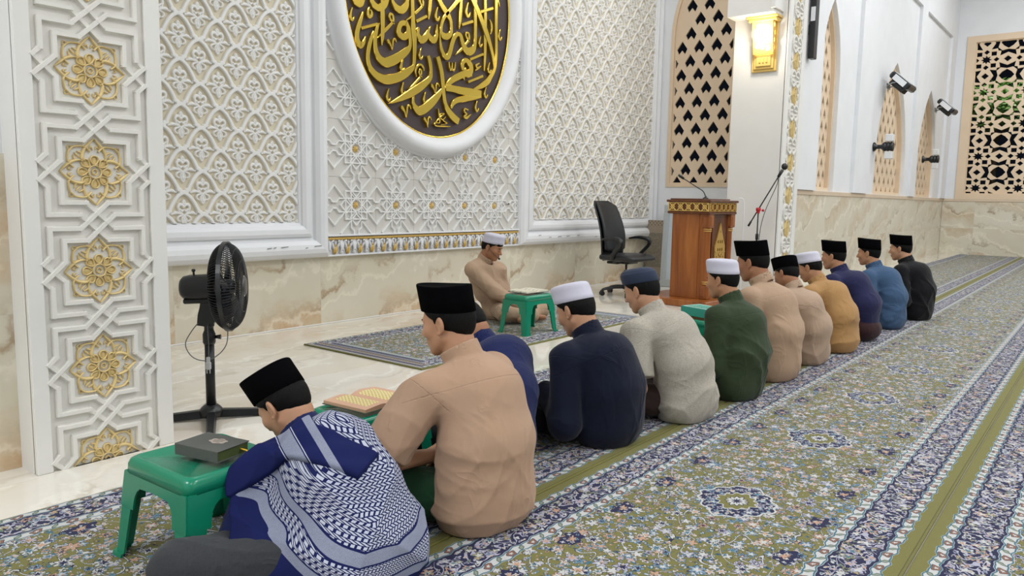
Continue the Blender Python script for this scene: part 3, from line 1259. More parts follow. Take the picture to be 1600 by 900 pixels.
mb.build('dark_ground', plain('dark_brown_ground', srgb(68, 56, 58), 0.62, bump=0.05), md)
mb = MB()
mb.tube([(a, YQ - 0.074, b) for a, b in ellipse(EC[0], EC[1], EA - 0.008, EB - 0.008, N)], 0.011, 8, closed=True)
mb.build('gold_rim', GOLD, md)

_r1 = lambda x, y: (540 + x * .13333, y * .13333)
_r2 = lambda x, y: (660 + x * .13333, y * .13333)
_r3 = lambda x, y: (560 + x * .14444, 90 + y * .14444)
_r4 = lambda x, y: (660 + x * .14444, 90 + y * .14444)
CAL = []


def cs(reg, k, *pts, closed=False):
    CAL.append(([(*reg(p[0], p[1]), p[2] * k) for p in pts], closed))


k1, k3 = .13333, .14444
TICK = [(0, 0, 7), (-12, 45, 16), (-17, 85, 24), (-4, 116, 22), (10, 108, 16), (16, 84, 6)]


def tick(reg, x, y, s=1.0):
    cs(reg, k1 if reg in (_r1, _r2) else k3, *[(x + a * s, y + b * s, c * s) for a, b, c in TICK])


VEE1 = [(-52, -125, 22), (-38, -98, 34), (-12, -50, 18), (0, 5, 5)]
VEE2 = [(0, 5, 5), (8, -60, 14), (14, -112, 20), (34, -128, 20), (50, -88, 6)]


def vee(reg, x, y, s=1.0):
    k = k1 if reg in (_r1, _r2) else k3
    cs(reg, k, *[(x + a * s, y + b * s, c * s) for a, b, c in VEE1])
    cs(reg, k, *[(x + a * s, y + b * s, c * s) for a, b, c in VEE2])


# region 1
cs(_r1, k1, (100, -40, 50), (130, 20, 75), (175, 40, 75), (205, 0, 50), (220, -40, 30))
cs(_r1, k1, (300, -40, 30), (315, 20, 55), (350, 70, 70), (400, 90, 75), (450, 60, 75), (485, 10, 50), (500, -40, 30))
cs(_r1, k1, (400, -30, 20), (430, 20, 40), (432, 120, 50), (435, 300, 48), (432, 430, 40), (424, 532, 8))
cs(_r1, k1, (540, -30, 20), (560, 40, 45), (605, 100, 75), (660, 115, 80), (705, 70, 65), (722, 10, 40), (735, -40, 24))
cs(_r1, k1, (785, -30, 42), (792, 200, 46), (798, 330, 60), (808, 420, 60), (812, 520, 50), (808, 700, 40), (800, 775, 32))
cs(_r1, k1, (800, 770, 34), (770, 810, 62), (690, 870, 88), (590, 915, 100), (470, 930, 104), (370, 890, 84), (300, 815, 64), (270, 740, 50), (262, 640, 44), (282, 520, 44), (312, 420, 34), (328, 366, 14))
cs(_r1, k1, (700, 268, 56), (650, 280, 52), (622, 340, 52), (630, 400, 66), (680, 432, 70), (725, 400, 64), (735, 340, 52), (715, 285, 48), closed=True)
cs(_r1, k1, (742, 380, 60), (760, 450, 40), (758, 545, 40), (720, 595, 72), (640, 660, 92), (560, 708, 104), (480, 732, 104), (415, 700, 82), (370, 630, 62), (352, 540, 48), (352, 430, 44), (372, 330, 36), (398, 272, 14))
cs(_r1, k1, (205, 140, 14), (192, 190, 30), (160, 290, 46), (135, 390, 50), (140, 470, 54), (172, 530, 70), (205, 510, 46), (222, 470, 28), (234, 424, 8))
cs(_r1, k1, (278, 80, 10), (262, 140, 30), (270, 192, 34), (298, 192, 30), (306, 150, 28), (285, 110, 18))
cs(_r1, k1, (186, 332, 32), (380, 280, 30))
cs(_r1, k1, (374, 444, 8), (450, 372, 34), (520, 300, 32), (560, 250, 24), (556, 185, 26), (530, 160, 28), (516, 195, 26), (540, 245, 24), (572, 282, 14))
vee(_r1, 542, 585, 1.0)
cs(_r1, k1, (830, 352, 24), (858, 330, 24), (852, 400, 40), (890, 465, 78), (940, 440, 66), (968, 380, 40), (980, 330, 14))
cs(_r1, k1, (828, 252, 34), (952, 190, 30))
cs(_r1, k1, (706, 240, 14), (772, 196, 20))
cs(_r1, k1, (815, 160, 30), (895, 82, 26), (912, 40, 24), (900, -10, 26), (872, -12, 26), (878, 30, 24), (908, 84, 12))
tick(_r1, 886, 560, 1.1)
tick(_r1, 662, 700, 1.1)
tick(_r1, 82, 88, 1.25)
cs(_r1, k1, (832, 900, 14), (820, 840, 22), (838, 782, 26), (880, 756, 26), (912, 790, 24), (918, 830, 10))
cs(_r1, k1, (893, 905, 14), (862, 860, 18), (868, 818, 18), (886, 820, 18), (886, 870, 18), (862, 900, 12))
# region 2
cs(_r2, k1, (-30, 490, 30), (5, 470, 70), (40, 430, 60), (70, 370, 36), (100, 305, 8))
cs(_r2, k1, (78, 390, 26), (95, 440, 56), (135, 470, 72), (168, 420, 44), (172, 350, 30), (175, 288, 8))
cs(_r2, k1, (95, -30, 40), (85, 120, 38), (72, 228, 10))
tick(_r2, 176, 84, 1.3)
cs(_r2, k1, (185, -30, 56), (230, 60, 56), (290, 150, 60), (330, 230, 44), (342, 310, 36), (336, 385, 46), (300, 425, 66), (255, 420, 70), (224, 375, 38), (226, 300, 36), (250, 220, 36), (300, 150, 34), (370, 70, 38), (440, -20, 44))
cs(_r2, k1, (458, -30, 32), (450, 120, 38), (442, 250, 32), (430, 342, 8))
cs(_r2, k1, (460, 292, 30), (590, 250, 28))
tick(_r2, 540, 28, 1.4)
cs(_r2, k1, (622, -30, 40), (622, 200, 42), (622, 400, 40), (616, 520, 44), (590, 585, 74), (540, 605, 84), (495, 560, 64), (470, 490, 50), (450, 420, 46), (420, 398, 46), (380, 430, 50), (350, 510, 50), (325, 610, 52), (292, 672, 60), (250, 640, 50), (222, 560, 36), (208, 450, 18), (206, 370, 6))
cs(_r2, k1, (575, -30, 50), (640, 110, 62), (700, 260, 60), (745, 380, 66), (790, 520, 50), (825, 660, 40), (838, 760, 28), (834, 808, 6))
cs(_r2, k1, (740, -30, 36), (742, 200, 38), (740, 500, 38), (736, 680, 32), (728, 830, 14))
cs(_r2, k1, (868, -30, 40), (866, 300, 38), (868, 560, 36), (862, 700, 36), (846, 810, 40), (800, 900, 52), (760, 960, 66), (690, 1010, 56), (620, 1040, 26), (568, 1060, 5))
cs(_r2, k1, (880, -20, 14), (895, 40, 14), (902, 78, 5))
cs(_r2, k1, (680, 140, 30), (825, 96, 28))
cs(_r2, k1, (560, 700, 28), (716, 634, 26))
cs(_r2, k1, (786, 228, 8), (808, 280, 24), (812, 350, 24), (796, 404, 6))
for x, y, s in ((682, 428, 1.0), (916, 342, 1.05), (788, 732, 1.0)):
    tick(_r2, x, y, s)
cs(_r2, k1, (310, 724, 10), (318, 790, 18), (332, 822, 22), (346, 790, 16), (348, 735, 10))
cs(_r2, k1, (348, 735, 8), (354, 800, 18), (372, 825, 22), (386, 790, 16), (390, 728, 8))
cs(_r2, k1, (480, 820, 44), (470, 750, 46), (510, 705, 50), (560, 755, 64), (572, 820, 60), (545, 870, 70), (500, 870, 60))
cs(_r2, k1, (665, 742, 14), (630, 768, 22), (645, 795, 18), (685, 778, 12), (640, 812, 20), (612, 828, 8))
cs(_r2, k1, (386, 644, 6), (450, 590, 28), (520, 510, 28), (552, 455, 24), (545, 390, 24), (522, 385, 22), (516, 420, 22), (545, 470, 20), (556, 494, 8))
# region 4
cs(_r4, k3, (455, 245, 6), (450, 180, 44), (480, 130, 50))
cs(_r4, k3, (530, 165, 70), (460, 175, 66), (390, 205, 66), (320, 245, 60), (270, 300, 50), (262, 340, 50))
cs(_r4, k3, (250, 328, 62), (330, 336, 70), (420, 358, 80), (520, 375, 84), (632, 396, 74))
cs(_r4, k3, (632, 400, 66), (540, 428, 66), (450, 446, 62), (380, 462, 56), (335, 495, 44), (315, 550, 18))
cs(_r4, k3, (165, -10, 50), (190, 80, 50), (212, 180, 46), (225, 300, 42), (235, 420, 40), (252, 510, 46), (285, 580, 62), (330, 640, 74), (392, 690, 66))
cs(_r4, k3, (60, -20, 40), (82, 60, 40), (92, 150, 36), (80, 220, 50), (30, 275, 66), (-40, 330, 80), (-120, 380, 78), (-210, 430, 60), (-320, 480, 26), (-375, 498, 4))
cs(_r4, k3, (212, 345, 26), (180, 400, 58), (110, 480, 84), (30, 550, 92), (-30, 575, 92), (-72, 540, 60), (-95, 490, 36), (-95, 430, 26), (-80, 340, 22), (-70, 280, 8))
for x, y, s in ((690, 320, 0.95), (590, 468, 0.95), (38, 370, 1.05)):
    tick(_r4, x, y, s)
vee(_r4, 140, 390, 0.85)
vee(_r4, 56, 752, 0.85)
cs(_r4, k3, (495, 566, 12), (462, 552, 16), (455, 585, 18), (478, 610, 16), (455, 640, 24), (485, 648, 26), (525, 612, 6))
cs(_r4, k3, (170, 552, 8), (178, 620, 12), (184, 700, 12), (150, 705, 14), (128, 718, 14), (150, 738, 14), (220, 742, 16), (300, 746, 10))
cs(_r4, k3, (140, 706, 10), (200, 640, 14), (238, 608, 12), (205, 606, 12), (190, 640, 12), (240, 690, 12), (266, 712, 10), (200, 726, 10))
cs(_r4, k3, (495, 266, 26), (655, 200, 26))
cs(_r4, k3, (250, 640, 8), (215, 680, 10))
# region 3
tick(_r3, 487, 20, 1.05)
tick(_r3, 330, 336, 1.1)
tick(_r3, 487, 268, 1.1)
vee(_r3, 520, 645, 1.0)
cs(_r3, k3, (540, 340, 6), (600, 290, 22), (668, 215, 24))

mb = MB()
yf = YQ - 0.075


def cal_stroke(pts, closed, idx):
    A = np.array([[*on_y(x, y, YQ - 0.09), w_] for x, y, w_ in pts])
    P = spline(A, 7, closed)
    n = len(P)
    base = []
    for i in range(n):
        a = P[(i + 1) % n] if (closed or i + 1 < n) else P[i]
        b = P[i - 1] if (closed or i > 0) else P[i]
        t = np.array([a[0] - b[0], a[2] - b[2]])
        t /= np.hypot(*t) + 1e-9
        nn = np.array([-t[1], t[0]])
        # width was read off the picture; scale by distance to that point
        d = math.sqrt(P[i][0] ** 2 + P[i][1] ** 2 + (P[i][2] - CAM_H) ** 2)
        wd = max(P[i][3], 0.2) * d / F_PX * (1.0 + 0.18 * abs(nn[0]))
        base.append((P[i][0], P[i][2], nn, wd))
    rings = []
    y0, y1 = YQ - 0.058, YQ - 0.090 - 0.0004 * ((idx * 7) % 23)
    for (x, z, nn, wd) in base:
        h = wd / 2
        c = min(0.004, h * 0.5)
        ring = []
        for off, y in ((-h, y0), (-h, y1 + 0.004), (-h + c, y1), (h - c, y1), (h, y1 + 0.004), (h, y0)):
            ring.append((x + nn[0] * off, y, z + nn[1] * off))
        rings.append(ring)
    if closed:
        rings.append(rings[0])
    mb.ring_strip(rings, True, not closed, smooth=False)


for ci_, (pts, cl) in enumerate(CAL):
    cal_stroke(pts, cl, ci_)
# the top of the inscription continues above the picture: rising stems and two broad bowls
for x, z0, z1 in ((4.75, 3.2, 3.9), (5.05, 3.2, 4.1), (5.42, 3.2, 4.2), (5.78, 3.2, 4.15), (6.08, 3.3, 3.95)):
    mb.box(x - 0.02, x + 0.02, YQ - .095, YQ - .058, z0, z1, 0.004)
mb.build('gold_lettering', GOLD, md)
# ------------------------------------------------------------------ carpets
OLIVE = srgb(128, 124, 66)
NAVY = srgb(24, 27, 72)
CREAM = srgb(214, 214, 212)
LBLUE = srgb(128, 160, 184)
TEAL = srgb(70, 120, 138)
PEACH = srgb(206, 166, 138)
RUST = srgb(140, 100, 84)
LAV = srgb(188, 186, 206)


def carpet_mat(name, width, e0, e1, mpitch=0.985, moff=0.66, medal=True, end=None):
    """x runs along the strip, y across it from the near seam; e0/e1 scale the plain olive edges"""
    M = Mat(name, OLIVE, 0.95, 0.0, 0.15)
    x, y, _ = M.xyz()
    P2 = M.vec(x, y, 0.0)
    wv = (x * (2 * PI / 0.11)).sin() * 0.0045 + (x * (2 * PI / 0.047)).sin() * 0.002
    d0 = y - e0                    # distance from near olive edge
    d1 = (y * -1.0) + (width - e1)  # distance from far olive edge
    d = d0.mn(d1)
    if end is not None:
        dx0, dx1 = x - 0.012, x * -1.0 + (end - 0.012)
        d = d.mn(dx0.mn(dx1) - 0.0)
    d = d + wv

    def flowers(vec, scale, petals, r0, seed, cols, ring=NAVY, base=None, fac_lim=1.0, core=PEACH):
        dist, rnd, pos = M.voro(vec, scale, 0.95)
        pv = M.nt.nodes.new('ShaderNodeVectorMath')
        pv.operation = 'SUBTRACT'
        M.nt.links.new(vec, pv.inputs[0])
        M.nt.links.new(pos, pv.inputs[1])
        px, py, _z = M.xyz(pv.outputs[0])
        th = py.atan2(px)
        rr = (px * px + py * py).sqrt() * scale
        lob = (th * petals + rnd[0] * 6.28).sin() * 0.26 + 0.74
        R = lob * r0 * (rnd[1] * 0.6 + 0.55)
        inside = rr.lt(R)
        edge = rr.lt(R + 0.036)
        col = M.ramp(rnd[2], [(i / len(cols), c) for i, c in enumerate(cols)], 'CONSTANT')
        out = M.mix(edge, base, ring)
        col = M.mix(rr.lt(R * 0.55), col, M.ramp((rnd[0] * 7.3).fract(), [(0, CREAM), (.3, NAVY), (.55, PEACH), (.8, TEAL)], 'CONSTANT'))
        out = M.mix(inside, out, col)
        return out

    def vines(vec, scale, base, width_, seed, col=CREAM, edge=NAVY):
        n = M.noise(vec, scale, 1.0, 0.4, 0.6)
        a = (n * 6.0 + seed).fract() - 0.5
        a = a.abs()
        out = M.mix(a.lt(width_ * 1.9), base, edge)
        return M.mix(a.lt(width_), out, col)

    rgb = lambda c: M.mix(0.0, c, c)
    # ---- field
    yarn = M.noise(M.vec(x, y * 1.0), 260, 2, 0.6)
    f = M.mix(M.noise(P2, 5, 2), tuple(c * 0.9 for c in OLIVE), tuple(c * 1.1 for c in OLIVE))
    f = vines(P2, 6.5, f, 0.034, 0.0)
    f = flowers(M.vec(x + 3.3, y + 1.7), 30, 2.0, 0.33, 0, [TEAL, CREAM, OLIVE, LBLUE, OLIVE], NAVY, f)
    f = flowers(M.vec(x, y), 19, 5.0, 0.37, 0, [CREAM, LBLUE, LAV, PEACH, LBLUE, CREAM], NAVY, f)
    f = flowers(M.vec(x + 9.1, y + 4.2), 11.5, 6.0, 0.30, 0, [CREAM, LAV, LBLUE, CREAM, PEACH], NAVY, f)
    f = flowers(M.vec(x + 5.7, y + 8.2), 42, 3.0, 0.27, 0, [CREAM, PEACH, LBLUE, OLIVE, CREAM, TEAL], NAVY, f)
    # ---- medallions down the middle
    if medal:
        u = ((x - moff) / mpitch + 0.5).fract() * mpitch - mpitch / 2
        v = y - width / 2
        th = v.atan2(u)
        ab = (u.abs() / 0.185) + (v.abs() / 0.155)
        rr = ((u / 0.15) * (u / 0.15) + (v / 0.125) * (v / 0.125)).sqrt()
        q = ab * 0.45 + rr * 0.55 + (th * 12.0).sin() * 0.05
        mcol = flowers(M.vec(u * 1.0 + 1.3, v + 2.2), 30, 5.0, 0.46, 0, [LBLUE, CREAM, LBLUE, LAV], NAVY, rgb(NAVY))
        mcol = flowers(M.vec(u * 1.0 + 5.3, v + 7.2), 46, 3.0, 0.42, 0, [CREAM, LBLUE, CREAM, LAV], NAVY, mcol)
        mcol = M.mix(q.lt(0.56), mcol, CREAM)
        mcol = M.mix(q.lt(0.52), mcol, f if False else OLIVE)
        mcol = M.mix(q.lt(0.30), mcol, NAVY)
        mcol = M.mix(q.lt(0.26), mcol, CREAM)
        mcol = M.mix(q.lt(0.12), mcol, NAVY)
        f = M.mix(q.lt(1.08), f, CREAM)
        f = M.mix(q.lt(1.02), f, mcol)
        # navy palmettes beside the border, every half repeat
        u2 = ((x - moff) / (mpitch / 3) + 0.5).fract() * (mpitch / 3) - mpitch / 6
        v2 = d - 0.262
        q2 = ((u2 / 0.055) ** 2.0 + (v2 / 0.034) ** 2.0).sqrt() + (v2.atan2(u2) * 7.0).sin() * 0.14
        f = M.mix(q2.lt(1.0), f, NAVY)
        pal = flowers(M.vec(x + 4.4, y + 6.1), 46, 4.0, 0.42, 0, [CREAM, LAV, CREAM, LBLUE], NAVY, rgb(NAVY))
        f = M.mix(q2.lt(0.9), f, pal)
        f = M.mix(q2.lt(0.30), f, PEACH)

    # ---- guard band pattern
    def guard(t, w_):
        """t: distance across the white guard band (0..w_)"""
        k = 0.0545
        c = rgb(CREAM)
        u = (x / k).fract() - 0.5
        alt = ((x / k).floor() * 0.5).fract() * 2.0
        vv = (t - w_ / 2) / k
        r_ = (u * u * 0.8 + vv * vv * 1.4).sqrt()
        th = vv.atan2(u)
        fl = r_ + (th * 5.0).sin() * 0.04
        c = M.mix(fl.lt(0.33) * (alt * -1.0 + 1.0), c, NAVY)
        c = M.mix(fl.lt(0.29) * (alt * -1.0 + 1.0), c, RUST)
        c = M.mix(fl.lt(0.11) * (alt * -1.0 + 1.0), c, CREAM)
        sk = (u + vv * 0.7).abs() * 1.7 + vv.abs() * 0.8
        c = M.mix(sk.lt(0.34) * alt, c, srgb(96, 112, 108))
        c = M.mix(sk.lt(0.2) * alt, c, srgb(150, 160, 140))
        ln = (t - w_ * 0.10).abs().mn((t - w_ * 0.90).abs())
        return M.mix(ln.lt(0.0026), c, TEAL)

    # ---- main navy border
    b = vines(M.vec(x * 1.0 + 2.0, d * 1.4), 13, rgb(NAVY), 0.11, 0.3, LAV)
    b = flowers(M.vec(x + 1.1, d + 0.4), 21, 5.0, 0.44, 0, [srgb(150, 150, 106), CREAM, PEACH, LAV, CREAM], NAVY, b)
    b = flowers(M.vec(x + 7.1, d + 2.4), 38, 3.0, 0.40, 0, [CREAM, LAV, srgb(150, 150, 106), CREAM], NAVY, b)
    clear = (d - 0.085).lt(0.0) + d.gt(0.145)
    edge_navy = (d.lt(0.045) + d.gt(0.150))._op('MINIMUM', 1.0)
    b = M.mix(edge_navy, b, NAVY)

    col = M.mix(d.lt(0.2), f, guard(d - 0.158, 0.042))
    col = M.mix(d.lt(0.158), col, b)
    col = M.mix(d.lt(0.036), col, guard(d, 0.036))
    col = M.mix(d.lt(0.0), col, OLIVE)
    # seam stitching on the plain edge
    st = ((y - 0.008).abs().lt(0.0016))
    col = M.mix(st * 0.7, col, srgb(70, 66, 30))
    tone = M.mix(yarn, (0.66, 0.66, 0.66), (0.98, 0.98, 0.98))
    mul = M.nt.nodes.new('ShaderNodeMix')
    mul.data_type = 'RGBA'
    mul.blend_type = 'MULTIPLY'
    mul.inputs[0].default_value = 1.0
    M.nt.links.new(col, mul.inputs[6])
    M.nt.links.new(tone, mul.inputs[7])
    M.base(mul.outputs[2])
    M.bump(yarn, 0.5, 0.004)
    M.b.inputs['Sheen Weight'].default_value = 0.15
    return M.m


CW = 1.197
C_MAT = carpet_mat('green_prayer_carpet', CW, 0.045, 0.047)
C_MAT_F = carpet_mat('green_prayer_carpet_front', 1.224, 0.040, 0.012)
R_MAT = carpet_mat('alcove_rug', 1.235, 0.016, 0.016, medal=False, end=3.0)


def carpet(y0, width, x0, x1, mat, label):
    o_ = MB()
    h = 0.011
    Wd = width - 0.003
    nseg = 1
    prof = [(0.0, 0.001), (0.0, h * 0.6), (0.006, h), (Wd - 0.006, h), (Wd, h * 0.6), (Wd, 0.001)]
    o_.ring_strip([[(x, a, b) for a, b in prof] for x in (0.0, x1 - x0)], True, True, smooth=False)
    ob = o_.build('prayer_carpet', mat, None, (x0, y0, 0.0))
    return ob


CARP = []
for y0, wd, mt, lab in ((1.612, 1.224, C_MAT_F, 'green patterned prayer carpet strip running along the marble floor edge, under the men\'s knees'),
                        (0.414, CW, C_MAT, 'green patterned prayer carpet strip just behind the backs of the seated men'),
                        (-0.784, CW, C_MAT, 'green patterned prayer carpet strip beyond the olive seam at the lower right'),
                        (-1.982, CW, C_MAT, 'green patterned prayer carpet strip in the far right corner by the end wall')):
    tag(carpet(y0, wd, -1.965, XE - 0.03, mt, lab), lab, 'carpet', 'rows of green prayer carpet')
tag(carpet(3.415, 1.235, 3.40, 6.40, R_MAT, ''), 'short green patterned rug on the marble under the reciter', 'rug').name = 'rug'
# ------------------------------------------------------------------ standing fan
def standing_fan():
    t = thing('standing_fan', 'black pedestal fan standing on the marble beside the near pillar', 'fan', (1.95, 3.415, 0), math.radians(-43.0))
    mb = MB()
    for k in range(4):
        a = k * PI / 2 + math.radians(12)
        c, s = math.cos(a), math.sin(a)
        V = []
        for r_, hw, z0, z1 in ((0.03, .024, .012, .05), (0.33, .020, .0015, .030)):
            for off, z in ((-hw, z0), (hw, z0), (hw * .7, z1), (-hw * .7, z1)):
                V.append((r_ * c - off * s, r_ * s + off * c, z))
        mb.add(V, [(0, 1, 2, 3), (4, 7, 6, 5), (0, 4, 5, 1), (1, 5, 6, 2), (2, 6, 7, 3), (3, 7, 4, 0)])
    mb.build('cross_base', BLACKM, t)
    mb = MB()
    mb.lathe([(0.055, .018), (0.058, .045), (0.045, .062), (0.030, .075)], 24)
    mb.build('base_hub', BLACKP, t)
    mb = MB()
    mb.lathe([(0.0225, .06), (0.0225, .40)], 20)
    mb.lathe([(0.0165, .39), (0.0165, .52)], 20)
    mb.build('pole', BLACKM, t)
    mb = MB()
    mb.lathe([(0.026, .375), (0.030, .385), (0.030, .425), (0.022, .445), (0.022, .46), (.026, .465), (.026, .475), (.018, .485)], 20)
    mb.tube([(0.03, 0, .41), (0.055, 0, .41)], [.008, .012], 8)
    mb.build('height_collar', BLACKP, t)
    # neck bracket
    mb = MB()
    mb.prism([(-.10, .47), (-.035, .46), (-.015, .49), (-.02, .56), (-.03, .63), (-.05, .645), (-.075, .63), (-.085, .56), (-.095, .52)], -.022, .022, lambda a, b, h: (a + 0.05, h, b))
    mb.tube([(-.005, -.03, .61), (-.005, .03, .61)], .012, 10)
    mb.build('neck_bracket', BLACKP, t)
    # head tilted slightly upward: local axis +x is the blowing direction
    zc = 0.655
    tl = math.radians(2)
    T = Matrix.Translation((0.03, 0, zc)) @ Matrix.Rotation(-tl, 4, 'Y')
    mb = MB()
    mb.T = T
    n = 28
    rings = []
    for x, r_ in ((-.155, .018), (-.152, .042), (-.138, .056), (-.11, .062), (-.03, .064), (.0, .066), (0.01, .05)):
        rings.append([(x, r_ * math.cos(2 * PI * k / n), r_ * math.sin(2 * PI * k / n)) for k in range(n)])
    mb.ring_strip(rings)
    mb.box(-.14, -.01, -.035, .035, -.075, -.05, .006)
    mb.build('motor_housing', BLACKP, t)
    mb = MB()
    mb.T = T
    mb.tube([(-.09, 0, .06), (-.09, 0, .078)], .005, 8)
    mb.lathe([(.004, .076), (.009, .078), (.009, .088), (.004, .09)], 10, (-.09, 0, 0))
    mb.build('oscillation_knob', BLACKP, t)
    # guard: rear basket, rim, front basket
    Rg = 0.213
    mb = MB()
    mb.T = T
    pr_r = [(0.012, .055), (0.0, .10), (0.006, .16), (0.030, .195), (0.062, Rg)]
    pr_f = [(0.068, Rg), (0.098, .197), (0.122, .165), (0.136, .11), (0.140, .052)]
    nw = 92
    for pf, nn in ((pr_r, nw), (pr_f, nw)):
        for k in range(nn):
            a = 2 * PI * k / nn
            pts = spline([(x, r_ * math.cos(a), r_ * math.sin(a)) for x, r_ in pf], 3)
            mb.tube([tuple(p) for p in pts], 0.0021, 4, caps=False)
    for x, r_ in ((-.001, .10), (.006, .16), (.134, .125), (.139, .075), (.112, .182)):
        mb.tube([(x, r_ * math.cos(2 * PI * k / 48), r_ * math.sin(2 * PI * k / 48)) for k in range(48)], .0019, 5, closed=True)
    mb.build('wire_guard', BLACKM, t)
    mb = MB()
    mb.T = T
    rings = []
    for k in range(64):
        a = 2 * PI * k / 64
        rings.append([(x, r_ * math.cos(a), r_ * math.sin(a)) for x, r_ in ((.055, Rg - .004), (.055, Rg + .005), (.075, Rg + .005), (.075, Rg - .004))])
    rings.append(rings[0])
    mb.ring_strip(rings, True, False, smooth=False)
    mb.build('guard_rim', BLACKP, t)
    mb = MB()
    mb.T = T
    rings = []
    for x, r_ in ((.130, .048), (.143, .046), (.147, .040), (.149, .02)):
        rings.append([(x, r_ * math.cos(2 * PI * k / n), r_ * math.sin(2 * PI * k / n)) for k in range(n)])
    mb.ring_strip(rings)
    mb.build('front_badge', GREYMETAL if False else plain('dull_silver', (.10, .10, .105), .35, .4), t, None)
    mb = MB()
    mb.T = T
    for k in range(5):
        a0 = 2 * PI * k / 5
        V, nu_, nv_ = [], 7, 7
        for i in range(nu_):
            r_ = .035 + .150 * i / (nu_ - 1)
            span = (0.42 + 0.55 * math.sin(PI * min(1, (i + 1.2) / nu_) * .62))
            for j in range(nv_):
                s_ = j / (nv_ - 1) - .5
                a = a0 + s_ * span + .25 * (i / nu_)
                V.append((.062 + s_ * .042, r_ * math.cos(a), r_ * math.sin(a)))
        q = [(i * nv_ + j, i * nv_ + j + 1, (i + 1) * nv_ + j + 1, (i + 1) * nv_ + j) for i in range(nu_ - 1) for j in range(nv_ - 1)]
        mb.add(V, q, True)
    rings = []
    for x, r_ in ((.035, .03), (.08, .034), (.095, .028), (.10, .01)):
        rings.append([(x, r_ * math.cos(2 * PI * k / 20), r_ * math.sin(2 * PI * k / 20)) for k in range(20)])
    mb.ring_strip(rings)
    mb.build('fan_blades', plain('dark_translucent_plastic', (.02, .022, .03), .2), t)
    # cord looped over the pole with its plug
    mb = MB()
    mb.tube([tuple(p) for p in spline([(-.03, -.015, .50), (-.075, -.03, .44), (-.10, -.04, .38), (-.07, -.04, .32), (-.01, -.035, .30), (.05, -.03, .33), (.085, -.02, .38), (.09, -.01, .45)], 6)], .0026, 6)
    mb.tube([(.0, -.027, .47), (.004, -.030, .38), (.002, -.032, .305)], .0026, 6)
    mb.build('power_cord', plain('grey_cord', (.16, .16, .17), .5), t)
    mb = MB()
    mb.box(-.012, .014, -.046, -.028, .255, .295, .005)
    mb.box(-.008, .010, -.042, -.031, .293, .318, .003)
    for x in (-.006, .008):
        mb.tube([(x, -.037, .257), (x, -.037, .237)], .0025, 6)
    mb.build('plug', plain('pale_grey_plug', (.5, .5, .5), .5), t)


standing_fan()


# ------------------------------------------------------------------ plastic stools
GREENP = plain('green_plastic', srgb(18, 132, 100), 0.2, var=0.03, bump=0.02)
STG = 'green plastic stools used as book rests'


def stool(label, x, y, rz, w=0.27, d=0.36, h=0.31, splay=0.03):
    t = thing('plastic_stool', label, 'stool', (x, y, 0.012), rz, STG)
    # seat: rounded slab with a rim and sunken middle
    def rrect(hx, hy, r_, z, n=5):
        out = []
        for cx, cy, a0 in ((hx - r_, hy - r_, 0), (-hx + r_, hy - r_, PI / 2), (-hx + r_, -hy + r_, PI), (hx - r_, -hy + r_, 1.5 * PI)):
            for k in range(n + 1):
                a = a0 + PI / 2 * k / n
                out.append((cx + r_ * math.cos(a), cy + r_ * math.sin(a), z))
        return out
    hx, hy = w / 2, d / 2
    H = h - 0.012
    sk = lambda z: splay * (H - z) / H
    # apron with arched openings: four panels with thickness
    mb = MB()
    rings = [rrect(hx + sk(H - .05), hy + sk(H - .05), .03, H - .052), rrect(hx + .003, hy + .003, .03, H - .02), rrect(hx - .002, hy - .002, .032, H - .006), rrect(hx - .014, hy - .014, .026, H), rrect(hx - .022, hy - .022, .024, H - .0015), rrect(hx - .03, hy - .03, .02, H - .006), rrect(.01, .01, .005, H - .004)]
    mb.ring_strip(rings, True, True)
    # raised lip at the short ends
    mb.build('seat', GREENP, t)
    mb = MB()
    for ax in (0, 1):
        for sg in (-1, 1):
            L = hx if ax == 0 else hy       # half length of this face
            D = hy if ax == 0 else hx
            # outline of half arch skirt between the legs
            def pl(a, z, hh, ax=ax, sg=sg, D=D):
                off = sg * (D + sk(z) - hh)
                return (a * (1 + sk(z) / L), off, z) if ax == 0 else (off, a * (1 + sk(z) / L), z)
            lw = 0.070
            top, spring = H - .048, H - .13
            inner = [(-L + lw, spring - .02)]
            for k in range(9):
                a = PI - PI * k / 8
                cx = (L - lw - .04)
                q = (math.copysign(cx, math.cos(a)) if abs(math.cos(a)) > 1e-6 else 0)
                inner.append(((cx * (1 if k > 4 else -1 if k < 4 else 0)) + .04 * math.cos(a), spring + .055 * math.sin(a)))
            inner.append((L - lw, spring - .02))
            poly = [(-L + .004, top + .004), (-L + .004, spring - .02)] + inner + [(L - .004, spring - .02), (L - .004, top + .004)]
            mb.prism(poly, 0.0, 0.006, pl)
    mb.build('apron', GREENP, t)
    for sx in (-1, 1):
        for sy in (-1, 1):
            mb = MB()
            lw = 0.072
            rings = []
            for z in (0.0, 0.012, 0.0121, H - .20, H - .149):
                e = .008 if z < 0.0121 else 0.0
                ox, oy = sx * (hx + sk(z) + e), sy * (hy + sk(z) + e)
                x2, y2 = sx * (hx + sk(z) - lw + .02 * (1 - z / H)), sy * (hy + sk(z) - lw + .02 * (1 - z / H))
                th = .007
                c = .012
                ring = [(ox, y2, z), (ox, oy - sy * c, z), (ox - sx * c, oy, z), (x2, oy, z), (x2, oy - sy * th, z), (ox - sx * (c + .001), oy - sy * th, z), (ox - sx * th, oy - sy * (c + .001), z), (ox - sx * th, y2, z)]
                rings.append(ring)
            mb.ring_strip(rings, True, True, smooth=False)
            mb.build('leg', GREENP, t)
    return t


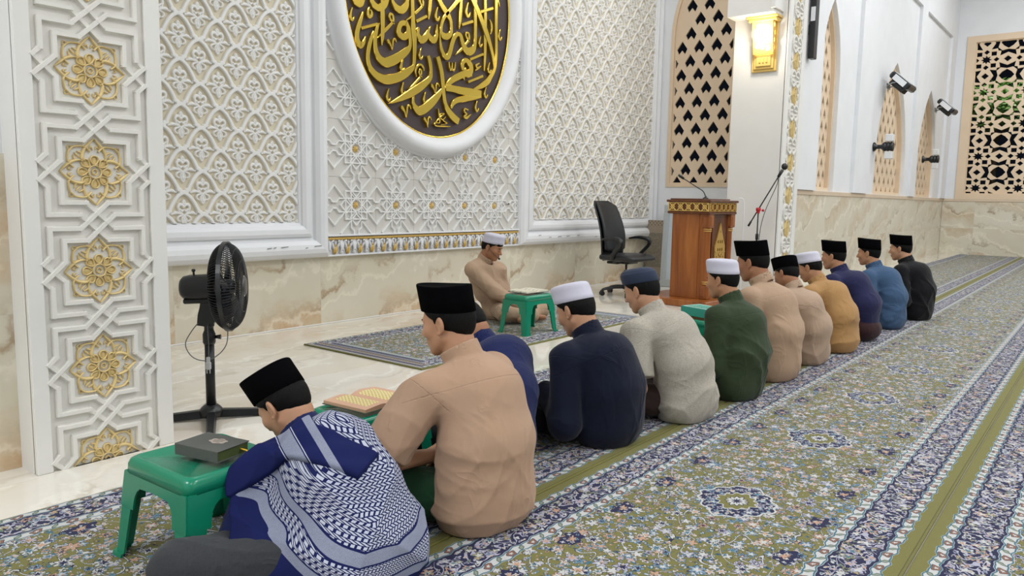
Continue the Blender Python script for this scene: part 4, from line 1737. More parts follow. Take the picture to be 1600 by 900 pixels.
STOOLS = {}
STOOLS['near'] = stool('green plastic stool beside the man in the checked scarf, a grey book on it', 1.185, 2.115, math.radians(2), 0.32, 0.335, 0.315)
STOOLS['p2'] = stool('green plastic stool before the man in tan short sleeves, open ornate book on it', 1.90, 2.19, math.radians(2), 0.36, 0.27, 0.31)
STOOLS['imam'] = stool('green plastic stool in front of the facing reciter on the rug, open book on it', 4.99, 3.77, math.radians(-4), 0.34, 0.25, 0.33)
STOOLS['p5'] = stool('green plastic stool in front of the man in grey linen, mostly hidden', 3.74, 2.25, math.radians(4), 0.36, 0.27, 0.30)
STOOLS['p6'] = stool('green plastic stool in front of the youth in dark green, open white book on it', 4.34, 2.18, math.radians(4), 0.36, 0.28, 0.30)
STOOLS['p7'] = stool('green plastic stool beyond the youth in dark green, thick teal book on it', 4.94, 2.22, math.radians(-6), 0.34, 0.28, 0.31)


# ------------------------------------------------------------------ books
def paper_mat(name, col, line, scale=150.0, frame=None):
    M = Mat(name, col, 0.7)
    x, y, z = M.xyz()
    rows = ((y * scale).sin() * 0.5 + 0.5).gt(0.45)
    brk = M.noise(M.vec(x, (y * scale / 6.2832).floor()), 90, 2).gt(0.43)
    M.base(M.mix(rows * brk * 0.4, col, line))
    return M.m


def closed_book(label, x, y, z, rz, w, d, h, cover, pages, extras=True):
    t = thing('book', label, 'book', (x, y, z), rz, None)
    mb = MB()
    mb.box(-w / 2, w / 2, -d / 2, d / 2, 0.0, 0.003, 0.001)
    mb.box(-w / 2, w / 2, -d / 2, d / 2, h - .003, h, 0.001)
    mb.box(-w / 2, -w / 2 + .004, -d / 2, d / 2, 0.001, h - .001, 0.001)
    mb.build('cover', cover, t)
    mb = MB()
    mb.box(-w / 2 + .004, w / 2 - .004, -d / 2 + .004, d / 2 - .004, .003, h - .003)
    mb.build('pages', pages, t)
    return t


GREYCOV = plain('dark_grey_cover', srgb(84, 86, 82), 0.75, bump=0.15, bscale=160)
GREENPG = plain('green_page_edge', srgb(74, 84, 40), 0.7)
bk = closed_book('closed dark grey holy book with oval label on the nearest green stool', 1.185, 2.075, 0.3275, math.radians(12), 0.125, 0.175, 0.034, GREYCOV, GREENPG)
mb = MB()
pts = []
for k in range(32):
    a = 2 * PI * k / 32
    r_ = 1 + 0.10 * math.cos(6 * a)
    pts.append((.012 + .020 * r_ * math.cos(a), -.012 + .030 * r_ * math.sin(a)))
mb.prism(pts, .0, .0008, lambda a, b, h: (a, b, h + .0341))
mb.build('oval_label', plain('label_pinkish_grey', srgb(176, 164, 152), 0.6), bk)
mb = MB()
for k in range(3):
    mb.box(.022 - k * .010, .025 - k * .010, -.030 + abs(k - 1) * .004, .006 - abs(k - 1) * .004, .0350, .0353)
mb.build('label_lettering', plain('label_ink', (.12, .1, .1), .6), bk)
mb = MB()
mb.tube([(.03, -.084, .018), (.036, -.10, .014), (.042, -.115, .004), (.050, -.130, .002)], .004, 6, flat=.4)
mb.build('ribbon', plain('yellow_ribbon', srgb(240, 190, 60), .5), bk)


def open_book(label, x, y, z, rz, w, d, page, cover, border=None, name='open_book', rise=0.018):
    t = thing(name, label, 'book', (x, y, z), rz)
    mb = MB()
    n = 10
    for sg in (-1, 1):
        top, bot = [], []
        for k in range(n + 1):
            s_ = k / n
            a = sg * s_ * w / 2
            top.append((a, .006 + rise * (math.sin(min(1, s_ * 2.2) * PI / 2) * (1 - .55 * s_))))
            bot.append((a, .003))
        V = [(a, -d / 2, b) for a, b in top] + [(a, d / 2, b) for a, b in top] + [(a, -d / 2, b) for a, b in bot] + [(a, d / 2, b) for a, b in bot]
        m_ = n + 1
        Fs = [(k, k + 1, m_ + k + 1, m_ + k) for k in range(n)] + [(2 * m_ + k, 3 * m_ + k, 3 * m_ + k + 1, 2 * m_ + k + 1) for k in range(n)]
        Fs += [(k, 2 * m_ + k, 2 * m_ + k + 1, k + 1) for k in range(n)] + [(m_ + k, m_ + k + 1, 3 * m_ + k + 1, 3 * m_ + k) for k in range(n)]
        Fs += [(n, 2 * m_ + n, 3 * m_ + n, m_ + n)]
        mb.add(V, Fs)
    mb.build('pages', page, t)
    mb = MB()
    mb.box(-w / 2 - .005, w / 2 + .005, -d / 2 - .004, d / 2 + .004, 0, .003, .001)
    mb.build('cover', cover, t)
    return t


PAGE_O = Mat('ornate_page', srgb(205, 160, 132), 0.6)
x_, y_, z_ = PAGE_O.xyz()
fx = ((x_.abs() - 0.06).abs() - 0.043)
inn = fx.lt(0.0) * (y_.abs().lt(0.085))
dots = ((x_ * 420.0).sin() * ((y_ * 330.0).sin())).gt(0.15)
PAGE_O.base(PAGE_O.mix(inn, srgb(205, 160, 132), srgb(222, 206, 146)))
PAGE_O.base(PAGE_O.mix(inn * dots * 0.8, PAGE_O.mix(inn, srgb(208, 166, 138), srgb(226, 212, 158)), srgb(186, 150, 66)))
open_book('open ornate book with gold and pink pages in front of the tan shirted man', 1.90, 2.185, 0.3225, math.radians(4), 0.27, 0.22, PAGE_O.m, plain('dark_green_cover', srgb(60, 80, 60), .6))
PAGE_W = paper_mat('printed_page', srgb(226, 220, 200), srgb(120, 112, 96))
open_book('open book with pale pages on the stool of the facing reciter', 5.00, 3.78, 0.3425, math.radians(-4), 0.27, 0.2, PAGE_W, plain('black_cover', (.02, .02, .02), .5))
open_book('open white paged book on the stool in front of the youth in dark green', 4.36, 2.17, 0.3125, math.radians(4), 0.24, 0.18, PAGE_W, plain('grey_cover', (.2, .2, .2), .5))
TEALC = Mat('teal_cover', srgb(40, 150, 132), 0.45)
a_, b_, c_ = TEALC.xyz()
fr_ = ((a_.abs() - 0.078).abs().lt(0.005) * b_.abs().lt(0.112) + (b_.abs() - 0.107).abs().lt(0.005) * a_.abs().lt(0.083))._op('MINIMUM', 1.0)
fil = TEALC.noise(TEALC.coords(), 120, 2).gt(0.56)
TEALC.base(TEALC.mix(fr_, TEALC.mix(fil * a_.abs().lt(.07) * b_.abs().lt(.1) * 0.6, srgb(44, 152, 134), srgb(160, 210, 196)), srgb(222, 234, 228)))
closed_book('thick teal covered holy book on the stool beyond the youth in dark green', 4.92, 2.20, 0.3225, math.radians(-20), 0.18, 0.25, 0.06, TEALC.m, plain('green_pages', srgb(30, 130, 90), .6))


# ------------------------------------------------------------------ office chair
def office_chair():
    t = thing('office_chair', 'black high backed office chair with armrests in front of the relief panel', 'chair', (7.80, 4.47, 0), math.radians(-95 - 90))
    LEA = plain('black_leather', (0.016, 0.017, 0.020), 0.38, bump=0.25, bscale=220)
    # local: facing +y
    mb = MB()
    for k in range(5):
        a = PI / 2 + k * 2 * PI / 5 + .35
        c, s = math.cos(a), math.sin(a)
        pts = spline([(0.02 * c, .02 * s, .10), (.14 * c, .14 * s, .098), (.26 * c, .26 * s, .078), (.29 * c, .29 * s, .066)], 4)
        mb.tube([tuple(p) for p in pts], [.028 - .012 * i / (len(pts) - 1) for i in range(len(pts))], 8, flat=.8)
    mb.lathe([(.03, .075), (.04, .08), (.04, .12), (.03, .135)], 20)
    mb.build('star_base', BLACKP, t)
    for k in range(5):
        a = PI / 2 + k * 2 * PI / 5 + .35
        c, s = math.cos(a), math.sin(a)
        mb = MB()
        for off in (-.014, .014):
            px, py = .29 * c - off * s, .29 * s + off * c
            mb.tube([(px + s * .009, py - c * .009, .029), (px - s * .009, py + c * .009, .029)], .028, 16)
        mb.tube([(.29 * c, .29 * s, .03), (.29 * c, .29 * s, .07)], .008, 8)
        mb.box(.29 * c - .018, .29 * c + .018, .29 * s - .018, .29 * s + .018, .045, .066, .006)
        mb.build('caster', BLACKP, t)
    mb = MB()
    mb.lathe([(.014, .12), (.014, .38)], 16)
    mb.build('gas_lift', CHROME, t)
    mb = MB()
    mb.lathe([(.03, .13), (.026, .30)], 16)
    mb.box(-.10, .10, -.13, .10, .375, .41, .01)
    mb.tube([(.08, 0, .39), (.22, .02, .385)], .006, 8)
    mb.box(-.04, .04, -.26, -.10, .36, .39, .01)
    mb.build('tilt_mechanism', BLACKP, t)
    # seat cushion with waterfall front
    mb = MB()
    rings = []
    for y, hw, zt_, zb in ((-.24, .20, .465, .42), (-.22, .235, .485, .41), (-.1, .245, .492, .405), (.08, .25, .497, .405), (.2, .245, .49, .408), (.255, .225, .465, .415), (.27, .19, .445, .425)):
        ring = []
        for k in range(20):
            a = 2 * PI * k / 20
            ca, sa = math.cos(a), math.sin(a)
            q = lambda v, e: math.copysign(abs(v) ** e, v)
            ring.append((hw * q(ca, .35), y, (zt_ + zb) / 2 + (zt_ - zb) / 2 * q(sa, .6)))
        rings.append(ring)
    mb.ring_strip(rings)
    mb.build('seat', LEA, t)
    # backrest: curved slab
    def back(mb, off0, off1, hwk, z0, z1):
        rings = []
        n = 14
        for i in range(n + 1):
            s_ = i / n
            z = z0 + (z1 - z0) * s_
            yb = -.235 - .10 * s_ - .035 * math.sin(s_ * PI) * (-1) - .06 * s_ ** 2
            hw = hwk * (0.215 - .035 * abs(s_ - .35) - (.06 * max(0, s_ - .93) / .07) - (.05 * max(0, .05 - s_) / .05))
            ring = []
            for k in range(24):
                a = 2 * PI * k / 24
                q = lambda v, e: math.copysign(abs(v) ** e, v)
                xx = hw * q(math.cos(a), .45)
                th = (off1 - off0) / 2
                yy = yb + (off0 + off1) / 2 + th * q(math.sin(a), .7) + 0.05 * (xx / .22) ** 2 * (1 if off1 > 0 else .9)
                ring.append((xx, yy, z))
            rings.append(ring)
        mb.ring_strip(rings)
    mb = MB()
    back(mb, -.005, .055, .95, .50, 1.085)
    mb.build('backrest', LEA, t)
    mb = MB()
    back(mb, -.035, .004, 1.03, .40, 1.10)
    mb.build('back_shell', BLACKP, t)
    mb = MB()
    for x in (-.035, .035):
        mb.sphere((x, -.235, .84), (.014, .008, .007), 10, 6)
    mb.build('tuft_buttons', BLACKP, t)
    for sg in (-1, 1):
        mb = MB()
        pts = spline([(sg * .255, -.02, .44), (sg * .285, .02, .50), (sg * .295, .10, .585), (sg * .29, .115, .64), (sg * .28, .05, .668), (sg * .275, -.06, .672), (sg * .27, -.16, .655)], 6)
        L = len(pts)
        mb.tube([tuple(p) for p in pts], [.026 + .008 * math.sin(PI * i / L) - (.014 if i > L * .7 else 0) * (i / L - .7) / .3 for i in range(L)], 10, flat=.75)
        mb.tube([(sg * .10, -.02, .405), (sg * .27, -.02, .43)], .02, 8, flat=.5)
        mb.build('armrest', BLACKP, t)


office_chair()


# ------------------------------------------------------------------ pulpit
WOODM = Mat('varnished_teak', srgb(140, 78, 32), 0.28)
vx, vy, vz = WOODM.xyz()
gr = WOODM.noise(WOODM.vec(vx * 1.0, vy * 1.0, vz * 0.12), 9, 5, 0.6, 0.8)
WOODM.base(WOODM.ramp(gr, [(0.25, srgb(108, 54, 20)), (0.5, srgb(150, 86, 38)), (0.75, srgb(178, 112, 54))]))
WOOD = WOODM.m
WD = Mat('dark_teak', srgb(92, 48, 22), 0.3)
vx, vy, vz = WD.xyz()
gr = WD.noise(WD.vec(vx, vy, vz * 0.12), 11, 5, 0.6, 0.8)
WD.base(WD.ramp(gr, [(0.25, srgb(70, 34, 14)), (0.6, srgb(104, 56, 26)), (0.8, srgb(124, 72, 36))]))
WOODD = WD.m
GOLDLEAF = plain('brass_carving', srgb(196, 158, 84), 0.4, 0.45, bump=0.08)


def podium():
    # origin: near corner of the body; local x runs along the front, y runs back along the left side
    t = thing('podium', 'carved wooden pulpit with gilded lattice band and column, on a low step', 'podium', (7.56, 3.40, 0), math.radians(-6))
    W, D, z0, z1 = 0.52, 0.40, 0.075, 0.985
    mb = MB()
    mb.box(-.20, W + .2, -.16, D + .34, 0.001, .075, .006)
    mb.build('step', WOOD, t)
    mb = MB()
    mb.box(0, W, 0, D, z0, z1)
    mb.box(-.012, .06, .07, D - 0.0, z0, z1, .004)
    mb.build('body', WOOD, t)
    mb = MB()
    mb.box(.075, W - .02, -.014, .01, z0 + .02, z1 - .01, .004)
    mb.box(.105, .125, -.026, .0, z0 + .02, z1 - .01, .004)
    mb.box(W - .10, W - .08, -.026, .0, z0 + .02, z1 - .01, .004)
    mb.build('front_panel', WOODD, t)
    for cx in (.035, W - .035):
        cy = -.0
        mb = MB()
        mb.box(cx - .045, cx + .045, cy - .055, cy + .035, z0 + .005, z0 + .15, .005)
        mb.box(cx - .028, cx + .028, cy - .06, cy - .05, z0 + .03, z0 + .13, .004)
        mb.box(cx - .05, cx - .04, cy - .035, cy + .02, z0 + .03, z0 + .13, .004)
        mb.lathe([(.040, z0 + .15), (.040, z0 + .175), (.034, z0 + .20), (.034, z1 - .20), (.040, z1 - .175), (.040, z1 - .15)], 24, (cx, cy - .008, 0))
        mb.box(cx - .045, cx + .045, cy - .055, cy + .035, z1 - .15, z1 - .003, .005)
        mb.box(cx - .028, cx + .028, cy - .06, cy - .05, z1 - .13, z1 - .03, .004)
        mb.box(cx - .05, cx - .04, cy - .035, cy + .02, z1 - .13, z1 - .03, .004)
        co = mb.build('column', WOOD, t)
        mb = MB()
        for zc in (z0 + .165, z0 + .185, z1 - .185, z1 - .165):
            mb.lathe([(.036, zc - .007), (.044, zc - .004), (.044, zc + .004), (.036, zc + .007)], 24, (cx, cy - .008, 0))
        mb.build('gold_ring', GOLDLEAF, co)
    # gilded pointed panel on the front
    mb = MB()
    cx, hw = W / 2 + .015, .105
    outl = [(cx - hw, .18), (cx + hw, .18), (cx + hw, .64), (cx + hw - .015, .66), (cx + .045, .76), (cx, .885), (cx - .045, .76), (cx - hw + .015, .66), (cx - hw, .64)]
    hol = []
    for r_ in range(2):
        for k in (-1, 0, 1):
            hol.append([(cx + k * .042 + a, .60 + r_ * -.0 + (.0 if r_ == 0 else .085) + b) for a, b in ((-.012, -.018), (.012, -.018), (.012, .006), (0, .02), (-.012, .006))] if not (r_ == 1 and k != 0 and False) else [])
    hol.append([(cx - .008, .78), (cx + .008, .78), (cx + .006, .80), (cx, .815), (cx - .006, .80)])
    for i in range(7):
        z = .22 + i * .05
        for k in (-1, 1):
            hol.append([(cx + k * .065 + .010 * math.cos(a), z + .014 * math.sin(a)) for a in (0, PI / 2, PI, 1.5 * PI)])
            hol.append([(cx + k * .030 + (.012 if i % 2 else .008) * math.cos(a), z + .02 + .016 * math.sin(a)) for a in (.3, 1.4, 2.6, 3.6, 5.2)])
    holed_plate(mb, outl, [h_ for h_ in hol if h_], 0.015, 0.028, lambda a, b, h: (a, -h, b))
    for a, b in ((.20, .21), (.57, .58)):
        mb.box(cx - hw, cx + hw, -.034, -.016, a, b)
    for k in range(5):
        z = .30 + k * .055
        mb.tube([tuple(p) for p in spline([(cx - .02, -.03, z - .03), (cx + .02, -.034, z), (cx - .015, -.034, z + .02), (cx + .01, -.03, z + .045)], 4)], .005, 6)
    mb.build('gilded_front_carving', GOLDLEAF, t)
    # lattice band and top
    mb = MB()
    mb.box(-.040, W + .02, -.065, D + .05, z1 - .008, z1 + .018, .006)
    mb.box(-.030, W + .01, -.055, D + .04, z1 + .018, z1 + .115)
    mb.box(-.050, W + .03, -.078, D + .06, z1 + .115, z1 + .142, .006)
    mb.box(-.02, W + .02, .02, D + .03, z1 + .142, z1 + .155, .004)
    mb.build('top', WOODD, t)
    mb = MB()
    za, zb = z1 + .022, z1 + .112

    def band(plane, L):
        for q, w_ in ((za + .004, .009), (zb - .004, .009)):
            mb.bar((0, q), (L, q), w_, .010, plane, 0)
        mb.bar((.004, za), (.004, zb), .009, .01, plane, 0)
        mb.bar((L - .004, za), (L - .004, zb), .009, .01, plane, 0)
        n = max(2, int(round(L / .098)))
        p = L / n
        for k in range(n):
            for s_ in (0, 1):
                a, b = (k * p + .006, za if s_ == 0 else zb), ((k + 1) * p - .006, zb if s_ == 0 else za)
                mb.bar(a, b, .012, .011, plane, 0)
            c = (k + .5) * p
            mb.bar((c - .024, (za + zb) / 2), (c, (za + zb) / 2 + .026), .009, .011, plane, .2)
            mb.bar((c, (za + zb) / 2 + .026), (c + .024, (za + zb) / 2), .009, .011, plane, .2)
            mb.bar((c - .024, (za + zb) / 2), (c, (za + zb) / 2 - .026), .009, .011, plane, .2)
            mb.bar((c, (za + zb) / 2 - .026), (c + .024, (za + zb) / 2), .009, .011, plane, .2)
    band(lambda u, z, h: (-.031 - h, -.052 + u, z), D + .088)
    mb.build('gilded_lattice_band', GOLDPAINT, t)
    mb = MB()
    band(lambda u, z, h: (-.028 + u, -.056 - h, z), W + .036)
    mb.build('gilded_front_band', GOLDLEAF, t)
    return t


POD = podium()
# gooseneck microphone standing on the pulpit
gm = thing('gooseneck_microphone', 'black gooseneck microphone rising from the pulpit top', 'microphone', (7.80, 3.52, 1.141), math.radians(-6))
mb = MB()
mb.lathe([(.03, .0), (.03, .008), (.012, .016), (.008, .03)], 16)
mb.build('base', BLACKP, gm)
mb = MB()
mb.tube([tuple(p) for p in spline([(0, 0, .02), (-.01, .03, .08), (-.06, .09, .13), (-.13, .16, .19), (-.16, .19, .215)], 6)], .0055, 8)
mb.build('gooseneck', BLACKM, gm)
mb = MB()
mb.tube([(-.155, .185, .21), (-.18, .21, .235), (-.20, .225, .25)], [.012, .016, .012], 10)
mb.build('capsule', BLACKP, gm)

# white cable hanging from the pulpit top
mb = MB()
mb.tube([tuple(p) for p in spline([(8.16, 3.30, 1.15), (8.195, 3.25, 1.12), (8.20, 3.245, .8), (8.21, 3.25, .4), (8.22, 3.24, .02)], 6)], .005, 6)
tag(mb.build('cable', WHITE), 'thin white cable hanging down the right side of the pulpit', 'cable')
# tangled black cables on the floor
mb = MB()
rnd = random.Random(4)
for k in range(5):
    pts = []
    for i in range(16):
        a = i * .9 + k
        pts.append((8.45 + (.10 + .05 * rnd.random()) * math.cos(a) + .05 * rnd.random(), 3.05 + (.13 + .06 * rnd.random()) * math.sin(a), .012 + .006 * k + .035 * rnd.random()))
    mb.tube([tuple(p) for p in spline(pts, 4)], .006, 6)
tag(mb.build('cable_coil', BLACKP), 'tangle of black cables on the floor right of the pulpit', 'cable')

# ------------------------------------------------------------------ microphone stand
ms = thing('microphone_stand', 'black boom microphone stand with red clutch before the far pillar', 'microphone stand', (8.75, 3.29, 0.0), 0)
ox, oy = 7.86, 2.94
mb = MB()
for k in range(3):
    a = k * 2 * PI / 3 + .4
    mb.tube([(0, 0, .10), (.27 * math.cos(a), .27 * math.sin(a), .016)], .009, 8)
    mb.sphere((.27 * math.cos(a), .27 * math.sin(a), .0135), .0125, 8, 6)
mb.lathe([(.018, .06), (.022, .07), (.022, .12), (.014, .13)], 12)
mb.build('tripod', BLACKM, ms)
mb = MB()
mb.lathe([(.0115, .10), (.0115, .72), (.008, .721), (.008, 1.03)], 12)
mb.lathe([(.016, .68), (.018, .69), (.018, .74), (.012, .75)], 12)
mb.build('pole', BLACKM, ms)
mb = MB()
mb.tube([(0, -.022, 1.03), (0, .022, 1.03)], .022, 14)
mb.box(-.016, .016, -.014, .014, .985, 1.03, .004)
mb.tube([(.02, -.035, 1.02), (.036, -.05, 1.02)], [.012, .016], 8)
mb.build('clutch', plain('red_plastic', srgb(190, 30, 44), .4), ms)
mb = MB()
bd = np.array([.106, -.223, .467])
mb.tube([tuple(np.array([0, 0, 1.03]) - bd * .40), tuple(np.array([0, 0, 1.03]) + bd * .86)], .0075, 8)
mb.tube([tuple(np.array([0, 0, 1.03]) - bd * .42), tuple(np.array([0, 0, 1.03]) - bd * .30)], .012, 8)
mb.build('boom_arm', BLACKM, ms)
mb = MB()
e = np.array([0, 0, 1.03]) + bd * .80
mb.tube([tuple(e), tuple(e + bd * .18)], [.016, .020], 12)
mb.sphere(tuple(e + bd * .26), (.036, .036, .040), 16, 10)
mb.build('microphone_head', BLACKP, ms)
mb = MB()
mb.tube([tuple(p) for p in spline([tuple(e), tuple(e + np.array([-.01, .01, -.10])), (.045, -.06, 1.0), (.02, -.02, .72), (.02, -.02, .3), (.05, -.02, .02)], 6)], .004, 6)
mb.build('microphone_cable', BLACKP, ms)

# ------------------------------------------------------------------ leaning rug and framed pane behind the pulpit
RUGM = Mat('brown_rug_pattern', srgb(140, 128, 110), 0.9)
a_, b_, c_ = RUGM.xyz()
n_ = RUGM.noise(RUGM.coords(), 26, 2)
vein = ((n_ * 9.0).fract() - 0.5).abs().lt(0.1)
mid = (c_ - 0.42).abs().lt(0.24)
edge = (c_ - 0.42).abs().gt(0.33)
dots_ = (((b_ * 120.0).sin() * ((c_ * 120.0).sin())).gt(0.5))
RUGM.base(RUGM.mix(mid, RUGM.mix(edge * dots_, srgb(150, 136, 118), srgb(100, 84, 70)), RUGM.mix(vein, srgb(112, 104, 90), srgb(168, 158, 138))))
mb = MB()
mb.T = Matrix.Translation((0, 0, 0)) @ Matrix.Rotation(math.radians(4), 4, 'Y')
mb.box(-.02, .02, -.26, .26, .0, .84, .006)
o = mb.build('leaning_rug', RUGM.m, None, (9.66, 4.97, .003), 0)
tag(o, 'brown patterned folded rug leaning upright against the alcove side wall', 'rug')
fp = thing('framed_panel', 'grey framed pale pane leaning behind the pulpit', 'panel', (9.0, 4.30, 0.002), math.radians(0))
mb = MB()
mb.T = Matrix.Rotation(math.radians(3), 4, 'Y')
for a, b, c, d in ((-.34, .34, 0, .10), (-.34, .34, .97, 1.06), (-.34, -.27, .1, .97), (.27, .34, .1, .97)):
    mb.box(-.025, .025, b if False else a, b, c, d, .004)
mb.build('frame', GREYMETAL, fp)
mb = MB()
mb.T = Matrix.Rotation(math.radians(3), 4, 'Y')
mb.box(-.006, .006, -.275, .275, .095, .975)
mb.build('pane', plain('pale_blue_grey_board', srgb(190, 200, 206), .35), fp)


# ------------------------------------------------------------------ gilded wall lamp on the far pillar
wl_ = thing('wall_lamp', 'lit gold wall lamp with pierced shade on the far pillar', 'lamp', (9.18, 3.47, 2.66))
mb = MB()
mb.box(-.03, -.001, -.15, .15, 0, .60, .006)
mb.box(-.045, -.028, -.12, .12, .03, .20, .006)
mb.box(-.058, -.043, -.09, .09, .06, .185, .006)
for k in range(3):
    mb.box(-.066, -.056, -.05 + k * .04, -.03 + k * .04, .10, .165, .004)
mb.box(-.15, -.001, -.17, .17, .565, .60, .006)
mb.box(-.17, -.001, -.19, .19, .60, .628, .006)
mb.build('back_plate', GOLDPAINT, wl_)
mb = MB()
pl3 = lambda a, b, h: (-.135 + (.565 - b) / .365 * .06 - h, a, b)
hol = []
rnd = random.Random(3)
for (cz, hh) in ((.28, .05), (.39, .05), (.50, .05)):
    for cy in (-.06, 0.005, .065):
        n = 9
        hol.append([(cy + .029 * (1 + .25 * math.sin(3 * 2 * PI * k / n + cy * 30)) * math.cos(2 * PI * k / n), cz + (cy * .25) + hh * .9 * (1 + .2 * math.cos(2 * 2 * PI * k / n)) * math.sin(2 * PI * k / n) * .9) for k in range(n)])
holed_plate(mb, [(-.115, .20), (.115, .20), (.125, .565), (-.125, .565)], hol, 0.0, .006, pl3)
for sg in (-1, 1):
    pl4 = lambda a, b, h, sg=sg: (-.03 - a * (.105 - (.565 - b) / .365 * .06) / .105, sg * (.118 + h), b)
    hol4 = [[(.035 + .022 * math.cos(2 * PI * k / 8) + (.022 if j % 2 else 0.0), .27 + j * .085 + .032 * math.sin(2 * PI * k / 8)) for k in range(8)] for j in range(4)]
    holed_plate(mb, [(0, .20), (.105, .20), (.105, .565), (0, .565)], hol4, 0.0, .006, pl4)
mb.build('pierced_shade', GOLDPAINT, wl_)
LM = Mat('lit_diffuser', (1, .95, .82), .5)
LM.b.inputs['Emission Color'].default_value = (1.0, .90, .68, 1)
LM.b.inputs['Emission Strength'].default_value = 3.0
mb = MB()
mb.box(-.072, -.034, -.105, .105, .21, .555, .01)
mb.build('glowing_diffuser', LM.m, wl_)
d = bpy.data.lights.new('wall_lamp_glow', 'POINT')
d.energy = 9
d.color = (1, .90, .72)
d.shadow_soft_size = .05
lo = bpy.data.objects.new('wall_lamp_glow', d)
lo.location = (-.22, 0, .40)
lo.parent = wl_
COL.objects.link(lo)

# ------------------------------------------------------------------ fittings on the front wall
def floodlight(label, x, z, s=1.0):
    t = thing('floodlight', label, 'lamp', (x, YW - .056, z), 0, 'floodlights over the arched screens')
    mb = MB()
    for sx in (-1, 1):
        mb.tube([(sx * .10, -.002, -.02), (sx * .16, -.10, 0.02), (sx * .165, -.20, .03)], .011, 6)
    mb.box(-.12, .12, -.012, -.0005, -.06, .03, .003)
    mb.build('bracket', GREYMETAL, t)
    T = Matrix.Translation((0, -.22, .03)) @ Matrix.Rotation(math.radians(-48), 4, 'X') @ Matrix.Scale(1.3, 4)
    mb = MB()
    mb.T = T
    mb.box(-.19, .19, -.05, .035, -.15, .15, .02)
    mb.box(-.12, .12, .03, .085, -.09, .09, .015)
    for k in range(6):
        mb.box(-.11 + k * .04, -.10 + k * .04, .03, .095, -.10, .10)
    mb.build('housing', BLACKP, t)
    mb = MB()
    mb.T = T
    mb.box(-.165, .165, -.056, -.049, -.125, .125)
    mb.build('glass_face', plain('floodlight_glass', (.6, .62, .64), .15), t)
    mb = MB()
    mb.T = T
    mb.box(-.195, -.191, -.04, .03, -.09, .09)
    mb.build('rating_label', WHITE, t)


floodlight('black floodlight over the wide arched screen, nearer of two on the white wall', 14.15, 3.10, 1)
floodlight('black floodlight over the last arched screen, nearer the end wall', 18.35, 3.13, 1)


def updown(label, x, z):
    t = thing('wall_light', label, 'lamp', (x, YW - .0005, z), 0, 'small wall lights between the arched screens')
    mb = MB()
    n = 16
    mb.T = Matrix.Translation((0, 0, 0)) @ Matrix.Rotation(PI / 2, 4, 'X')
    mb.lathe([(.075, .0), (.075, .02), (.035, .05), (.035, .12), (.07, .15), (.075, .16), (.075, .19), (.065, .195), (.065, .205), (.075, .21), (.075, .24), (.065, .245), (.065, .255), (.075, .26), (.075, .30), (.06, .305)], n)
    mb.T = None
    mb.build('ribbed_arm', BLACKP, t)
    mb = MB()
    OP = plain('opal_glass', (.75, .75, .74), .3)
    for za, zb in ((.08, .20), (-.20, -.08)):
        mb = MB()
        mb.box(-.06, .06, -.30, -.18, za, zb, .01)
        mb.build('opal_shade', OP, t)


updown('small black and white wall light left of the wide arched screen', 13.72, 2.06)
updown('small black and white wall light left of the last arched screen', 17.72, 2.06)

sp = thing('column_speaker', 'tall black column speaker on the white wall right of the far pillar', 'speaker', (9.97, YW - .056, 2.90))
mb = MB()
mb.box(-.07, .06, -.09, -.02, 0.0, 1.55, .008)
mb.build('cabinet', BLACKP, sp)
mb = MB()
mb.box(-.073, -.0695, -.085, -.03, .45, .62, .001)
mb.build('white_label', WHITE, sp)
mb = MB()
mb.box(-.04, .04, -.032, -.001, .3, .42, .003)
mb.box(-.04, .04, -.032, -.001, 1.1, 1.22, .003)
mb.build('wall_bracket', BLACKM, sp)

# ------------------------------------------------------------------ greenery beyond the end screen
rnd = random.Random(11)
LEAF = plain('leaf_green', srgb(86, 132, 62), .5, bump=0)


def bush(label, x, y, z, r_, n):
    t = thing('tree', label, 'tree', (x, y, -0.02), 0, 'trees outside the end screen')
    mb = MB()
    for k in range(n):
        th, ph = rnd.random() * 2 * PI, math.acos(2 * rnd.random() - 1)
        rr = r_ * (rnd.random() ** .4)
        c = Vector((rr * math.sin(ph) * math.cos(th), rr * math.sin(ph) * math.sin(th), z + .8 * rr * math.cos(ph)))
        a = Vector((rnd.uniform(-1, 1), rnd.uniform(-1, 1), rnd.uniform(-.6, .6))).normalized() * rnd.uniform(.07, .13)
        b = a.orthogonal().normalized() * .035
        mb.add([tuple(c - a), tuple(c + b), tuple(c + a), tuple(c - b)], [(0, 1, 2, 3)])
    f = mb.build('foliage', LEAF, t, recalc=False)
    f['kind'] = 'stuff'
    mb = MB()
    mb.tube([(0, 0, 0), (.05, 0, z * .5), (0, .05, z)], [.08, .06, .03], 8)
    for k in range(6):
        a = k * 1.05
        mb.tube([(0, 0, z * .75), (r_ * .6 * math.cos(a), r_ * .6 * math.sin(a), z + r_ * .2 * math.sin(3 * a))], [.03, .012], 6)
    mb.build('trunk', plain('bark', (.06, .045, .03), .9), t)


bush('leafy tree seen through the end screen near its left edge', 22.0, 2.5, 3.6, .8, 700)
bush('leafy tree seen through the end screen at the picture edge', 22.2, 0.9, 2.9, 1.0, 800)
leaf_fill = area('foliage_fill_light', (21.2, 1.6, 5.6), (.3, .3), 60, (1, .95, .8))  # unseen light added outside only to brighten the leaves
# ------------------------------------------------------------------ people: smooth surfaces grown from distance fields
def _n(v):
    return np.sqrt((v * v).sum(-1))


def rc(p, a, b, r1, r2):
    a, b = np.asarray(a, np.float32), np.asarray(b, np.float32)
    ba = b - a
    h = np.clip(((p - a) @ ba) / float(ba @ ba + 1e-12), 0, 1)
    return _n(p - a - h[:, None] * ba) - (r1 + (r2 - r1) * h)


